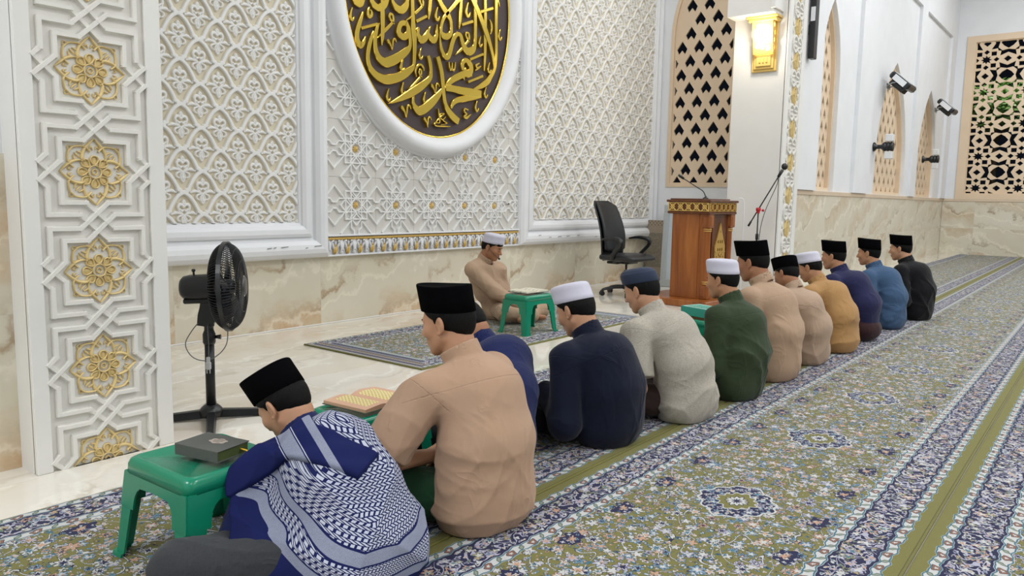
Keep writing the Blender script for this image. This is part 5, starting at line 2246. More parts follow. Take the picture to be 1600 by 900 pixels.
def ell(p, c, r, R=None):
    q = p - np.asarray(c, np.float32)
    if R is not None:
        q = q @ R
    r = np.asarray(r, np.float32)
    k0 = _n(q / r)
    k1 = _n(q / (r * r)) + 1e-9
    return k0 * (k0 - 1.0) / k1


def smin(a, b, k):
    h = np.clip(0.5 + 0.5 * (b - a) / k, 0, 1)
    return b * (1 - h) + a * h - k * h * (1 - h)


def smax(a, b, k):
    return -smin(-a, -b, k)


def rot_x(a):
    c, s = math.cos(a), math.sin(a)
    return np.array([[1, 0, 0], [0, c, -s], [0, s, c]], np.float32)


def rot_y(a):
    c, s = math.cos(a), math.sin(a)
    return np.array([[c, 0, s], [0, 1, 0], [-s, 0, c]], np.float32)


def rot_z(a):
    c, s = math.cos(a), math.sin(a)
    return np.array([[c, -s, 0], [s, c, 0], [0, 0, 1]], np.float32)


def surface(f, lo, hi, h, cf=4, margin=2.6):
    """blocky two level sampling, then surface nets; returns verts, quads"""
    lo, hi = np.asarray(lo, np.float32), np.asarray(hi, np.float32)
    nb = np.maximum(1, np.ceil((hi - lo) / (h * cf)).astype(int))
    n = nb * cf + 1
    # coarse values at block centres
    ci = np.stack(np.meshgrid(*[np.arange(k) for k in nb], indexing='ij'), -1).reshape(-1, 3)
    cc = lo + (ci + 0.5) * (h * cf)
    cv = f(cc.astype(np.float32))
    act = np.abs(cv) < h * cf * margin * 0.5 + h * cf * 0.6
    V = np.empty(n, np.float32)
    big = np.sign(cv).reshape(nb) * 1.0
    V[:] = 1.0
    V[:-1, :-1, :-1] = np.repeat(np.repeat(np.repeat(big, cf, 0), cf, 1), cf, 2)
    V[-1], V[:, -1], V[:, :, -1] = 1, 1, 1
    ids = ci[act]
    if len(ids) == 0:
        return np.zeros((0, 3)), np.zeros((0, 4), int)
    off = np.stack(np.meshgrid(*[np.arange(cf + 1)] * 3, indexing='ij'), -1).reshape(-1, 3)
    todo = np.zeros(n, bool)
    g = (ids[:, None, :] * cf + off[None]).reshape(-1, 3)
    todo[g[:, 0], g[:, 1], g[:, 2]] = True
    gi = np.argwhere(todo)
    for k in range(0, len(gi), 400000):
        q = gi[k:k + 400000]
        V[q[:, 0], q[:, 1], q[:, 2]] = f((lo + q * h).astype(np.float32))
    # close the field at the box
    for ax in range(3):
        sl = [slice(None)] * 3
        for e in (0, -1):
            sl[ax] = e
            V[tuple(sl)] = np.maximum(V[tuple(sl)], 1e-4)
    s = V < 0
    cnt = np.zeros(np.array(n) - 1, np.int8)
    for a in (0, 1):
        for b in (0, 1):
            for c in (0, 1):
                cnt += s[a:n[0] - 1 + a, b:n[1] - 1 + b, c:n[2] - 1 + c]
    cells = np.argwhere((cnt > 0) & (cnt < 8))
    idm = np.full(np.array(n) - 1, -1, np.int32)
    idm[cells[:, 0], cells[:, 1], cells[:, 2]] = np.arange(len(cells))
    acc = np.zeros((len(cells), 3), np.float32)
    num = np.zeros(len(cells), np.float32)
    corners = [(a, b, c) for a in (0, 1) for b in (0, 1) for c in (0, 1)]
    val = {o: V[cells[:, 0] + o[0], cells[:, 1] + o[1], cells[:, 2] + o[2]] for o in corners}
    for o in corners:
        for ax in range(3):
            if o[ax] == 0:
                o2 = tuple(1 if i == ax else o[i] for i in range(3))
                va, vb = val[o], val[o2]
                m_ = (va < 0) != (vb < 0)
                t = np.where(m_, va / np.where(np.abs(va - vb) < 1e-9, 1, va - vb), 0)
                p = np.tile(np.array(o, np.float32), (len(cells), 1))
                p[:, ax] = t
                acc[m_] += p[m_]
                num[m_] += 1
    verts = lo + (cells + acc / num[:, None]) * h
    quads = []
    for ax in range(3):
        o1, o2 = [(1, 2), (2, 0), (0, 1)][ax]
        sa = [slice(1, -1)] * 3
        sa[ax] = slice(0, -1)
        sb = [slice(1, -1)] * 3
        sb[ax] = slice(1, None)
        A, B = s[tuple(sa)], s[tuple(sb)]
        for flip in (False, True):
            e = np.argwhere((A & ~B) if not flip else (~A & B))
            base = e.copy()
            for k in range(3):
                if k != ax:
                    base[:, k] += 1
            def cell(d1, d2):
                q = base.copy()
                q[:, o1] -= d1
                q[:, o2] -= d2
                return idm[q[:, 0], q[:, 1], q[:, 2]]
            Q = np.stack([cell(1, 1), cell(0, 1), cell(0, 0), cell(1, 0)], -1)
            quads.append(Q if not flip else Q[:, ::-1])
    Q = np.concatenate(quads)
    Q = Q[(Q >= 0).all(1)]
    return verts, Q


def relax(V, Q, n=1, lam=0.5):
    for _ in range(n):
        acc = np.zeros_like(V)
        cnt = np.zeros(len(V), np.float32)
        for a, b in ((0, 1), (1, 2), (2, 3), (3, 0)):
            np.add.at(acc, Q[:, a], V[Q[:, b]])
            np.add.at(cnt, Q[:, a], 1)
            np.add.at(acc, Q[:, b], V[Q[:, a]])
            np.add.at(cnt, Q[:, b], 1)
        V = V * (1 - lam) + lam * acc / np.maximum(cnt, 1)[:, None]
    return V


# ------------------------------------------------------------------ materials for people
def skin_mat(name, c):
    c = tuple(v * 0.92 for v in c)
    M = Mat(name, c, 0.5, 0, 0.35)
    n = M.noise(M.coords(), 14, 4)
    M.base(M.mix(n, tuple(x * 0.90 for x in c), tuple(min(1, x * 1.08) for x in c)))
    M.b.inputs['Subsurface Weight'].default_value = 0.12
    M.b.inputs['Subsurface Radius'].default_value = (0.012, 0.004, 0.002)
    M.bump(M.noise(M.coords(), 300, 2), 0.08, 0.002)
    return M.m


def cloth(name, c, rough=0.85, weave=420.0, streak=0.0, sheen=0.1, c2=None, bump=0.07, crease=0.010):
    c = tuple(v * 0.76 for v in c)
    c2 = tuple(v * 0.76 for v in c2) if c2 else None
    M = Mat(name, c, rough, 0, 0.2)
    x, y, z = M.xyz()
    n = M.noise(M.coords(), 5, 3)
    col = M.mix(n, tuple(v * 0.94 for v in c), tuple(min(1, v * 1.06) for v in c))
    if streak:
        f = M.noise(M.vec(x * 1.0, y * 1.0, z * 0.3), 240, 2, 0.7)
        g = M.noise(M.vec(x * 0.3, y * 0.3, z), 240, 2, 0.7)
        col = M.mix(((f + g) - 0.72) * streak * 3.0, col, c2 or tuple(v * 0.6 for v in c))
    M.base(col)
    cr = M.noise(M.vec(x * 1.0, y * 1.0, z * 1.3), 3.6, 2, 0.45, 1.2)
    cr = (((cr * 3.0).fract() - 0.5).abs() * 2.0) ** 3.0
    cr2 = M.noise(M.vec(x * 1.6, y * 1.6, z * 0.7), 4.4, 2, 0.45, 1.0)
    cr2 = (((cr2 * 3.0).fract() - 0.5).abs() * 2.0) ** 4.0
    w_ = cr * 0.6 + cr2 * 0.4 + M.noise(M.coords(), 60, 3) * 0.12 + M.noise(M.coords(), 500, 1) * 0.04
    w_ = w_ - M.attr('seam').step(0.0035, 0.0005) * M.attr('seam').gt(0.0) * 0.35
    M.bump(w_, bump * 7.5, crease)
    M.b.inputs['Sheen Weight'].default_value = sheen
    return M.m


SKINS = [skin_mat('skin_light_brown', srgb(196, 148, 116)), skin_mat('skin_brown', srgb(174, 122, 90)), skin_mat('skin_tan', srgb(188, 138, 104))]
LIP = skin_mat('lip_skin', srgb(150, 88, 76))
HAIRM = Mat('black_hair', (0.005, 0.0046, 0.0046), 0.65, 0, 0.15)
hx_, hy_, hz_ = HAIRM.xyz()
HAIRM.bump(HAIRM.noise(HAIRM.vec(hx_, hy_, hz_ * 0.35), 260, 2, 0.7), 0.6, 0.004)
HAIR = HAIRM.m
VELVET = Mat('black_velvet', (0.0022, 0.0022, 0.0028), 0.9, 0, 0.03)
VELVET.bump(VELVET.noise(VELVET.coords(), 400, 2), 0.2, 0.001)
VELVET = VELVET.m
WCAP = cloth('white_cap_cloth', srgb(226, 224, 240), 0.8, 900, bump=0.02, crease=0.002)
NCAP = cloth('navy_cap_cloth', srgb(54, 64, 86), 0.85, 700, bump=0.04, crease=0.003)

# ------------------------------------------------------------------ the head (local: origin between the ears, y forward, z up)
def head_sdf(p):
    q = p.copy()
    q[:, 0] = np.abs(q[:, 0])
    d = ell(q, (0, -.012, .032), (.075, .098, .090))
    d = smin(d, ell(q, (0, .026, -.032), (.064, .065, .084)), .03)
    d = smin(d, rc(q, (.051, -.004, -.056), (.016, .060, -.098), .020, .015), .026)
    d = smin(d, ell(q, (0, .066, -.100), (.024, .020, .018)), .022)
    d = smin(d, ell(q, (.042, .060, -.022), (.022, .022, .024)), .022)
    d = smin(d, rc(q, (0, .084, .024), (.040, .070, .022), .010, .009), .016)
    d = smax(d, -ell(q, (.030, .098, .000), (.018, .016, .012)), .014)
    d = smin(d, ell(q, (.030, .0755, -.001), (.0155, .0125, .0105)), .006)
    d = smin(d, rc(q, (0, .086, .010), (0, .110, -.030), .0075, .0115), .010)
    d = smin(d, ell(q, (.011, .099, -.035), (.0085, .010, .0075)), .007)
    d = smin(d, ell(q, (0, .083, -.066), (.026, .014, .016)), .016)
    d = smin(d, ell(q, (0, .0950, -.0615), (.019, .006, .0045)), .005)
    d = smin(d, ell(q, (0, .0935, -.0725), (.016, .006, .0050)), .005)
    d = smax(d, -rc(q, (0, .1025, -.0668), (.020, .090, -.0668), .0016, .0012), .003)
    # ear
    Re = rot_z(0.42)
    e = ell(q, (.081, -.014, -.004), (.0095, .0195, .032), Re)
    e = smax(e, -ell(q, (.091, -.008, -.002), (.008, .0115, .020), Re), .004)
    e = smin(e, ell(q, (.084, -.004, -.034), (.006, .008, .009)), .006)
    d = smin(d, e, .007)
    return d


def hair_sdf(p, long_=0.0, fringe=0.0):
    q = p.copy()
    q[:, 0] = np.abs(q[:, 0])
    z = q[:, 2]
    t = np.clip((z + .075 - long_ * .0) / .075, 0, 1)
    thick = (.0025 + .0060 * t * t)
    d = ell(q, (0, -.013, .032), (.075, .099, .091)) - thick
    d = smin(d, ell(q, (0, -.06, -.015), (.055, .05, .055)) - thick * .6, .02)
    # keep behind the face and above the nape
    line = q[:, 1] - np.interp(z, [-.09, -.045, -.03, .02, .035, .055, .075, .2], [-.075, -.050, .012, .018, .040, .062, .085, .2])
    d = smax(d, line, .006)
    d = smax(d, -(z + .078 + .012 * long_), .008)
    # ear opening
    d = smax(d, -ell(q, (.084, -.006, -.012), (.022, .022, .034)), .006)
    if fringe:
        d = smin(d, smax(ell(q, (0, .070, .052), (.058, .022, .020)), q[:, 1] - .2, .01), .012)
    wob = .0007 * np.sin(q[:, 0] * 190 + 3 * np.sin(z * 60)) * np.sin(z * 150 + q[:, 1] * 120)
    return d + wob


def cap_mesh(kind, T, name, parent, mat):
    """T: 4x4 head -> person"""
    mb = MB()
    mb.T = T
    n = 48
    if kind == 'peci':
        prof = [(.975, -.002), (1.0, .0), (1.005, .045), (1.012, .088), (1.006, .0945), (.985, .097), (.93, .0965), (.75, .0955), (.4, .0945), (.02, .094)]
        ax, ay = .0865, .1085
    elif kind == 'kopiah':
        prof = [(.98, -.002), (1.0, .0), (1.0, .022), (.995, .023), (.995, .060), (.985, .072), (.955, .081), (.88, .0875), (.7, .092), (.4, .0945), (.02, .095)]
        ax, ay = .0865, .1085
    else:
        prof = [(.985, -.002), (1.01, .002), (1.015, .030), (1.0, .050), (.985, .0555), (.978, .057), (.965, .0575), (.93, .066), (.80, .078), (.55, .086), (.25, .0885), (.02, .089)]
        ax, ay = .0875, .1085
    rings = []
    for r_, z in prof:
        ring = []
        for k in range(n):
            a = 2 * PI * k / n
            x, y = ax * r_ * math.cos(a), ay * r_ * math.sin(a)
            zz = z
            if kind == 'peci' and z > .08:
                zz += .006 * (y / ay) ** 2 - .0035 * (1 - abs(x / ax)) * (1 if r_ < .95 else 0)
            # sit lower at the nape, higher on the brow
            zz += .044 + y * .17
            ring.append((x, y - .014, zz))
        rings.append(ring)
    mb.ring_strip(rings, True, True, True)
    return mb.build(name, mat, parent)


def hand_prims(W, d, n_, side, s, curl=0.55):
    """list of (a, b, r1, r2) capsules: W wrist, d finger direction, n_ back-of-hand normal"""
    d = d / np.linalg.norm(d)
    n_ = n_ - d * (n_ @ d)
    n_ /= np.linalg.norm(n_)
    x = np.cross(d, n_) * side          # towards the thumb
    P = lambda a, b, c: W + (x * a + d * b + n_ * c) * s
    out = [(P(.012, .0, 0), P(.022, .075, 0), .019 * s, .015 * s), (P(-.008, .0, 0), P(-.022, .070, 0), .017 * s, .014 * s), (P(0, .01, 0), P(0, .075, .002), .020 * s, .016 * s)]
    for bx, by, L in ((.030, .082, .072), (.010, .087, .080), (-.010, .084, .074), (-.029, .075, .058)):
        p0, a = P(bx, by, 0), .35 * curl
        rr = .0090 if L > .06 else .0078
        for seg, f in enumerate((.44, .31, .25)):
            dv = d * math.cos(a) - n_ * math.sin(a) + x * bx * 1.2
            p1 = p0 + dv * L * f * s
            out.append((p0, p1, (rr - seg * .0008) * s, (rr - seg * .0008 - .0006) * s))
            p0 = p1
            a += curl
    t0, t1, t2, t3 = P(.022, .020, -.006), P(.044, .048, -.012), P(.050, .078, -.020), P(.048, .100, -.030)
    out += [(t0, t1, .014 * s, .0115 * s), (t1, t2, .011 * s, .0098 * s), (t2, t3, .0098 * s, .0082 * s)]
    return out


def elbow_ik(S_, W, L1, L2, hint):
    v = W - S_
    D = np.linalg.norm(v)
    D = min(D, (L1 + L2) * 0.995)
    v = v / (np.linalg.norm(v) + 1e-9)
    a = (L1 * L1 - L2 * L2 + D * D) / (2 * D)
    hh = math.sqrt(max(L1 * L1 - a * a, 0))
    p = hint - v * (hint @ v)
    p /= np.linalg.norm(p) + 1e-9
    return S_ + v * a + p * hh
def folds(p, seed, amp=1.0):
    """creases of loosely worn cloth"""
    r = random.Random(seed)
    o = np.zeros(len(p), np.float32)
    x, y, z = p[:, 0], p[:, 1], p[:, 2]
    for k in range(7):
        a, b = r.uniform(-.5, .9), r.uniform(-1, 1)
        kx, ky, kz = r.choice((-1, 1)) * r.uniform(12, 30), r.uniform(-14, 14), r.choice((1, -1)) * r.uniform(8, 26)
        ph = kx * x + ky * y + kz * z + 2.0 * np.sin(8 * x + 6 * z * b + k) + r.uniform(0, 6)
        ridge = (1 - np.abs(np.sin(ph * .5))) ** 4
        mask = 0.5 + 0.5 * np.sin(6.3 * x + 5.1 * y * b + 7.7 * z * a + r.uniform(0, 6))
        o += ridge * mask ** 2 * r.uniform(.5, 1.0)
    return o * .0078 * amp


def person(label, seat, head, cap, skin, shirt, lower, yaw=0.0, pitch=25, hyaw=0.0, hroll=0.0, s=1.0, sleeve='long', hands=((-.07, .27, .19), (.06, .28, .19)), elbow_out=(.30, -.30, -.9), bulge=.07, h=.007, hb=.006, lower_mat=None, cap_kind='peci', seed=1, fringe=0.0, loose=.010, knees=((-.225, .29, .10), (.225, .29, .10)), sh_w=.160, collar=True, hem=True, longhair=0.0, group='men seated in the prayer row', foldamp=1.0, chest=1.0, hemlow=True):
    """seat: world x, y; head: cap top in world coordinates; yaw: facing (0 = towards the alcove wall)"""
    base = np.array([seat[0], seat[1], .012])
    cy, sy = math.cos(yaw), math.sin(yaw)
    to_l = lambda w_: np.array([(w_[0] - base[0]) * cy + (w_[1] - base[1]) * sy, -(w_[0] - base[0]) * sy + (w_[1] - base[1]) * cy, w_[2] - base[2]])
    Rh = (rot_z(hyaw) @ rot_y(hroll) @ rot_x(-math.radians(pitch))).astype(np.float32)
    hs = s * .915
    top = to_l(head)
    hc = (top - Rh @ np.array([0, -.012, .140 * 1.0]) * hs).astype(np.float32)
    nb = hc + (Rh @ np.array([0, -.040, -.080]) * hs)
    nb = nb + np.array([0, -.022, -.062]) * s                         # base of the neck
    P0 = np.array([0, 0, .105 * s])
    mid = (P0 + nb) / 2
    ax = (nb - P0) / np.linalg.norm(nb - P0)
    back = np.array([0, -ax[2], ax[1]])
    P1 = P0 * .64 + nb * .36 + back * bulge * .92
    P2 = P0 * .29 + nb * .71 + back * bulge * .80
    lat = np.array([1.0, 0, 0])
    SHs = [nb + np.array([sg * sh_w * s, .018 * s, -.082 * s]) for sg in (-1, 1)]
    WR, EL = [], []
    for i, sg in enumerate((-1, 1)):
        W = np.array(hands[i], float) * 1.0
        hint = np.array([sg * elbow_out[0], elbow_out[1], elbow_out[2]])
        E_ = elbow_ik(SHs[i], W, .285 * s, .245 * s, hint)
        WR.append(W)
        EL.append(E_)
    hips = [np.array([sg * .085 * s, .02, .10 * s]) for sg in (-1, 1)]
    KN = [np.array(k, float) for k in knees]
    AN = [np.array([-np.sign(k[0]) * .06, k[1] + .06, .055]) for k in KN]

    def torso(p, g, sx):
        q = p.copy()
        q[:, 0] = q[:, 0] / sx
        d = rc(q, P0, P1, (.106 + g) * s, (.113 + g) * s * chest)
        d = smin(d, rc(q, P1, P2, (.113 + g) * s * chest, (.103 + g) * s * chest), .06)
        d = smin(d, rc(q, P2, nb + np.array([0, .01, -.055 * s]), (.103 + g) * s * chest, (.056 + g) * s), .05)
        return d * 0.93

    # ---- body: head, neck, trunk, arms with hands, legs and feet in one surface
    hp = []
    for i, sg in enumerate((-1, 1)):
        fd = WR[i] - EL[i]
        fd = fd / np.linalg.norm(fd)
        fdir = fd * .7 + np.array([-sg * .55, .25, -.35])
        hp += hand_prims(WR[i], fdir, np.array([sg * .25, .25, .95]), -sg * (1), s)

    hp_c = np.mean([a for a, b, r1, r2 in hp], axis=0)

    def body(p):
        d = torso(p, -.035, 1.30)
        pl_ = ((p - hc) @ Rh) / hs
        near = _n(pl_) < .26
        if near.any():
            hd = np.full(len(p), .1, np.float32)
            hd[near] = head_sdf(pl_[near]) * hs
            dn = rc(p, hc + Rh @ np.array([0, -.030, -.050]) * s, nb + np.array([0, .0, -.03 * s]), .055 * s, .061 * s)
            hd[~near] = np.minimum((_n(pl_[~near]) - .14) * hs, .2)
            d = smin(d, dn, .03)
            d = smin(d, hd, .016)
        for i in (0, 1):
            d = smin(d, rc(p, SHs[i], EL[i], .043 * s, .036 * s), .02)
            d = smin(d, rc(p, EL[i], WR[i], .038 * s, .024 * s), .012)
            d = smin(d, rc(p, hips[i], KN[i], .07 * s, .048 * s), .02)
            d = smin(d, rc(p, KN[i], AN[i], .046 * s, .032 * s), .02)
            d = smin(d, rc(p, AN[i], AN[i] + np.array([-.09 * (1 if i else -1), .05, -.012]), .030 * s, .022 * s), .02)
        nearh = _n(p - hp_c) < .30
        if nearh.any():
            ph = p[nearh]
            dh = d[nearh]
            hnd = np.full(len(ph), 1.0, np.float32)
            for a, b, r1, r2 in hp:
                hnd = smin(hnd, rc(ph, a, b, r1, r2), .004)
            d[nearh] = smin(dh, hnd, .010)
        return smax(d, .004 - p[:, 2], .004)

    lo = np.array([-.46, -.32, 0.0])
    hi = np.array([.46, .56, max(hc[2] + .20, .7)])
    hi[1] = max(hi[1], hc[1] + .2)
    V, Q = surface(body, lo, hi, hb)
    fcs = V[Q].mean(1)
    fl = ((fcs - hc) @ Rh) / hs
    lipd = np.minimum(ell(fl, (0, .0950, -.0615), (.018, .010, .0048)), ell(fl, (0, .0935, -.0725), (.015, .010, .0052)))
    me = fast_mesh('person', V, Q, [skin, LIP], True, (lipd < 0.0).astype(int))
    o = link('person', me, None, tuple(base), yaw)
    tag(o, label, 'person', group)

    T = Matrix.Identity(4)
    for i in range(3):
        for j in range(3):
            T[i][j] = float(Rh[i, j]) * hs
        T[i][3] = float(hc[i])

    # ---- hair, brows, lashes
    V, Q = surface(lambda p: hair_sdf(p, longhair, fringe), (-.11, -.14, -.12), (.11, .12, .15), .0045 if hb < .006 else .006)
    V = (V @ Rh.T) * hs + hc
    link('hair', fast_mesh('hair', V, Q, HAIR), o)
    for sg in (-1, 1):
        mb = MB()
        mb.T = T
        mb.tube([(sg * .014, .0945, .020), (sg * .028, .0905, .0245), (sg * .043, .0775, .020)], [.0028, .0034, .0018], 6)
        mb.build('eyebrow', HAIR, o)
        mb = MB()
        mb.T = T
        mb.tube([(sg * .0175, .0865, -.0045), (sg * .030, .0885, -.0068), (sg * .0435, .0785, -.0048)], [.0012, .0016, .0012], 5)
        mb.build('eyelash', HAIR, o)
    if cap:
        cap_mesh(cap_kind, T, 'cap', o, cap)

    # ---- shirt
    rs = 1.0 + loose * 6

    def shirt_f(p):
        d = torso(p, loose, 1.27)
        for i in (0, 1):
            d = smin(d, rc(p, nb + np.array([0, -.005, -.055 * s]), SHs[i], (.050 + loose) * s, (.056 + loose) * s), .06)
        if hem:
            hb_ = ell(p, (0, -.012, .105 * s), ((.146 + loose) * s, (.122 + loose) * s, .115 * s))
            if hemlow:
                hb_ = smin(hb_, rc(p * np.array([.84, 1, 1], np.float32), (-.04, -.02, .055 * s), (.04, -.02, .055 * s), .094 * s, .094 * s), .05)
            d = smin(d, hb_, .09)
        for i in (0, 1):
            if sleeve == 'long':
                a = smin(rc(p, SHs[i], EL[i], (.056 + loose) * s, (.052 + loose) * s), rc(p, EL[i], WR[i] * .97 + EL[i] * .03, (.050 + loose) * s, (.034 + loose * .6) * s), .03)
            else:
                cut = SHs[i] * .18 + EL[i] * .82
                dv = (EL[i] - SHs[i]) / np.linalg.norm(EL[i] - SHs[i])
                a = smax(rc(p, SHs[i], EL[i] + dv * .05, (.060 + loose) * s, (.066 + loose) * s), (p - cut) @ dv, .006)
            d = smin(d, a, .022)
        fo = folds(p, seed, foldamp)
        # less creasing on the shoulders, more by the waist and arms
        wgt = np.clip(1.25 - (p[:, 2] - P0[2]) / max(nb[2] - P0[2], .2), .35, 1.1)
        d = d - fo * wgt
        # neck opening
        dn = rc(p, nb + np.array([0, .004, -.05 * s]), hc + Rh @ np.array([0, -.025, -.05]) * s, .0635 * s, .062 * s)
        d = smax(d, -(dn), .006)
        nv = (hc - nb) / np.linalg.norm(hc - nb)
        d = smax(d, (p - (nb + nv * .012 * s)) @ nv, .012)
        if collar:
            tt = (p - nb) @ nv
            rad = _n(p - nb - tt[:, None] * nv)
            ring = np.maximum(np.abs(rad - .0665 * s) - .0045, np.abs(tt - .022 * s) - .030 * s)
            d = smin(d, ring, .006)
        return smax(d, .003 - p[:, 2], .004)

    if shirt is not None:
        V, Q = surface(shirt_f, lo - .04, hi + .02, h)
        me = fast_mesh('shirt', V, Q, shirt)
        so = link('shirt', me, o)
        # seams: shoulder yoke across the back, armholes
        axd = (nb - P1) / np.linalg.norm(nb - P1)
        yk = np.where(V[:, 1] < nb[1] + .02, (V - (nb - axd * .105 * s)) @ axd, 1.0)
        ar = np.full(len(V), 1.0)
        for i in (0, 1):
            dv = (EL[i] - SHs[i]) / np.linalg.norm(EL[i] - SHs[i])
            lim = np.abs((V - SHs[i]) @ dv - .012 * s + .25 * ((V[:, 0] - SHs[i][0]) * (1 if i else -1)))
            lim = np.where(_n((V - SHs[i]).astype(np.float32)) < .13, lim, 1.0)
            ar = np.minimum(ar, lim)
        me.attributes.new('seam', 'FLOAT', 'POINT').data.foreach_set('value', np.minimum(np.abs(yk), ar).astype(np.float32))
    # ---- trousers or sarong
    hr_ = .070 if hem else .092
    def low_f(p):
        d = ell(p, (0, .0, .09 * s), (.130 * s, .10 * s, .09 * s) if hem else (.175 * s, .14 * s, .10 * s))
        for i in (0, 1):
            d = smin(d, rc(p, hips[i], KN[i], hr_ * s, .068 * s), .05)
            d = smin(d, rc(p, KN[i], AN[i], .066 * s, .052 * s), .04)
        if lower == 'sarong':
            d = smin(d, ell(p, (0, .20, .075), (.27, .19, .075)), .06)
        d = d - folds(p, seed + 50, 1.5)
        return smax(d, .002 - p[:, 2], .004)
    V, Q = surface(low_f, lo - .04, np.array([.48, .62, .30]), h)
    link(lower, fast_mesh(lower, V, Q, lower_mat), o)
    info = dict(o=o, base=base, nb=nb, hc=hc, SHs=SHs, EL=EL, WR=WR, P0=P0, P1=P1, P2=P2, torso=torso, T=T, lo=lo, hi=hi, Rh=Rh)
    return info


def px_head(x, y, Y):
    p = on_y(x, y, Y)
    return (p[0], p[1], p[2])


def px_headx(x, y, X_):
    d = ray(x, y)
    t = X_ / d[0]
    return (X_, t * d[1], CAM_H + t * d[2])
# ------------------------------------------------------------------ the men in the row, nearest first
TAN = cloth('tan_shirt', srgb(202, 166, 138))
TAN2 = cloth('sand_shirt', srgb(200, 168, 140))
TAN3 = cloth('pale_sand_shirt', srgb(198, 170, 146))
NAVYC = cloth('navy_shirt', srgb(30, 40, 90))
BLAZER = cloth('dark_navy_blazer', srgb(16, 22, 46))
LINEN = cloth('grey_linen', srgb(208, 200, 186), streak=.4, c2=srgb(168, 160, 144))
DGREEN = cloth('dark_green_shirt', srgb(58, 72, 48))
OCHRE = cloth('ochre_shirt', srgb(194, 150, 98))
INDIGO = cloth('indigo_shirt', srgb(42, 44, 84))
BLUE = cloth('steel_blue_shirt', srgb(72, 100, 134))
BLACKC = cloth('black_shirt', srgb(18, 18, 22))
GSARONG = cloth('green_sarong', srgb(28, 66, 40))
BLACKT = cloth('black_trousers', srgb(22, 22, 26))
MAROON = cloth('maroon_sarong', srgb(62, 36, 40))
GREYT = cloth('charcoal_trousers', srgb(70, 72, 76), streak=.3)
BROWNT = cloth('brown_sarong', srgb(58, 42, 38))
TANT = cloth('tan_trousers', srgb(198, 168, 140))

PEO = {}
PEO[2] = person('man in tan short sleeved shirt, green sarong and black velvet cap, second nearest', (1.90, 1.62), px_head(693, 446, 1.82), VELVET, SKINS[0], TAN, 'sarong', pitch=12, hyaw=.25, s=1.0, sleeve='short', lower_mat=GSARONG, seed=2, h=.0055, hb=.0045, bulge=.06, loose=.020, hands=((-.05, .17, .20), (.06, .24, .19)), elbow_out=(.45, .25, -.8), knees=((-.19, .30, .10), (.21, .29, .10)), sh_w=.172)
PEO[4] = person('man in dark navy blazer and white cap beside the grey shirted man', (2.94, 1.76), px_head(887, 443, 1.98), WCAP, SKINS[0], BLAZER, 'trousers', pitch=26, hyaw=-.05, s=1.0, lower_mat=BLACKT, cap_kind='kopiah', seed=4, h=.006, hb=.005, loose=.016, hands=((-.14, .25, .22), (.06, .26, .2)), foldamp=.7)
PEO[5] = person('man in grey linen short sleeved shirt and round navy cap', (3.53, 1.66), px_headx(993, 417, 3.50), NCAP, SKINS[0], LINEN, 'sarong', pitch=22, hyaw=.0, s=.98, sleeve='short', lower_mat=BROWNT, cap_kind='soft', seed=5, h=.0065, hb=.005, loose=.014, fringe=0, foldamp=1.6)
PEO[6] = person('youth in dark green long sleeved shirt and white cap', (4.11, 1.63), px_headx(1127, 404, 4.15), WCAP, SKINS[2], DGREEN, 'sarong', pitch=10, hyaw=-.05, s=.94, lower_mat=DGREEN, cap_kind='kopiah', foldamp=1.5, seed=6, h=.007, hb=.0055, loose=.014)
PEO[7] = person('tall man in sand coloured shirt and high black cap beside the green shirted youth', (4.72, 1.63), px_headx(1172, 377, 4.74), VELVET, SKINS[1], TAN2, 'trousers', pitch=14, hyaw=-.05, s=1.04, lower_mat=BLACKT, seed=7, h=.0075, hb=.006, loose=.010)
PEO[8] = person('small youth in pale sand shirt with black cap tilted back, half hidden', (5.36, 1.62), px_headx(1224, 404, 5.34), VELVET, SKINS[1], TAN3, 'trousers', pitch=26, hyaw=-.30, hroll=.18, s=.90, lower_mat=BLACKT, seed=8, h=.0075, hb=.0065, loose=.010)
PEO[9] = person('youth in ochre shirt and white cap looking down', (5.95, 1.59), px_headx(1258, 394, 5.96), WCAP, SKINS[2], OCHRE, 'trousers', pitch=22, hyaw=.0, s=.93, lower_mat=BLACKT, cap_kind='kopiah', foldamp=1.5, seed=9, h=.0075, hb=.006, loose=.012, bulge=.08)
PEO[10] = person('man in indigo shirt and maroon sarong with black cap', (6.60, 1.56), px_headx(1302, 377, 6.60), VELVET, SKINS[2], INDIGO, 'sarong', pitch=8, hyaw=-.05, s=.96, lower_mat=MAROON, seed=10, h=.008, hb=.006, bulge=.08, hem=False)
PEO[11] = person('man in steel blue shirt and black cap', (7.42, 1.56), px_headx(1358, 374, 7.42), VELVET, SKINS[2], BLUE, 'trousers', pitch=6, hyaw=-.05, s=.97, lower_mat=BLACKT, seed=11, h=.008, hb=.006, bulge=.08)
PEO[12] = person('man all in black with black cap at the far end of the row', (8.20, 1.48), px_headx(1407, 368, 8.22), VELVET, SKINS[0], BLACKC, 'trousers', pitch=8, hyaw=-.05, s=1.0, lower_mat=BLACKT, seed=12, h=.008, hb=.006, bulge=.08)
PEO[3] = person('bareheaded man in navy shirt bent forward behind the tan shirted man', (2.37, 1.95), px_head(706, 476, 2.42), None, SKINS[1], NAVYC, 'trousers', pitch=50, hyaw=.1, s=1.0, lower_mat=BLACKT, seed=3, h=.006, hb=.005, bulge=.08)
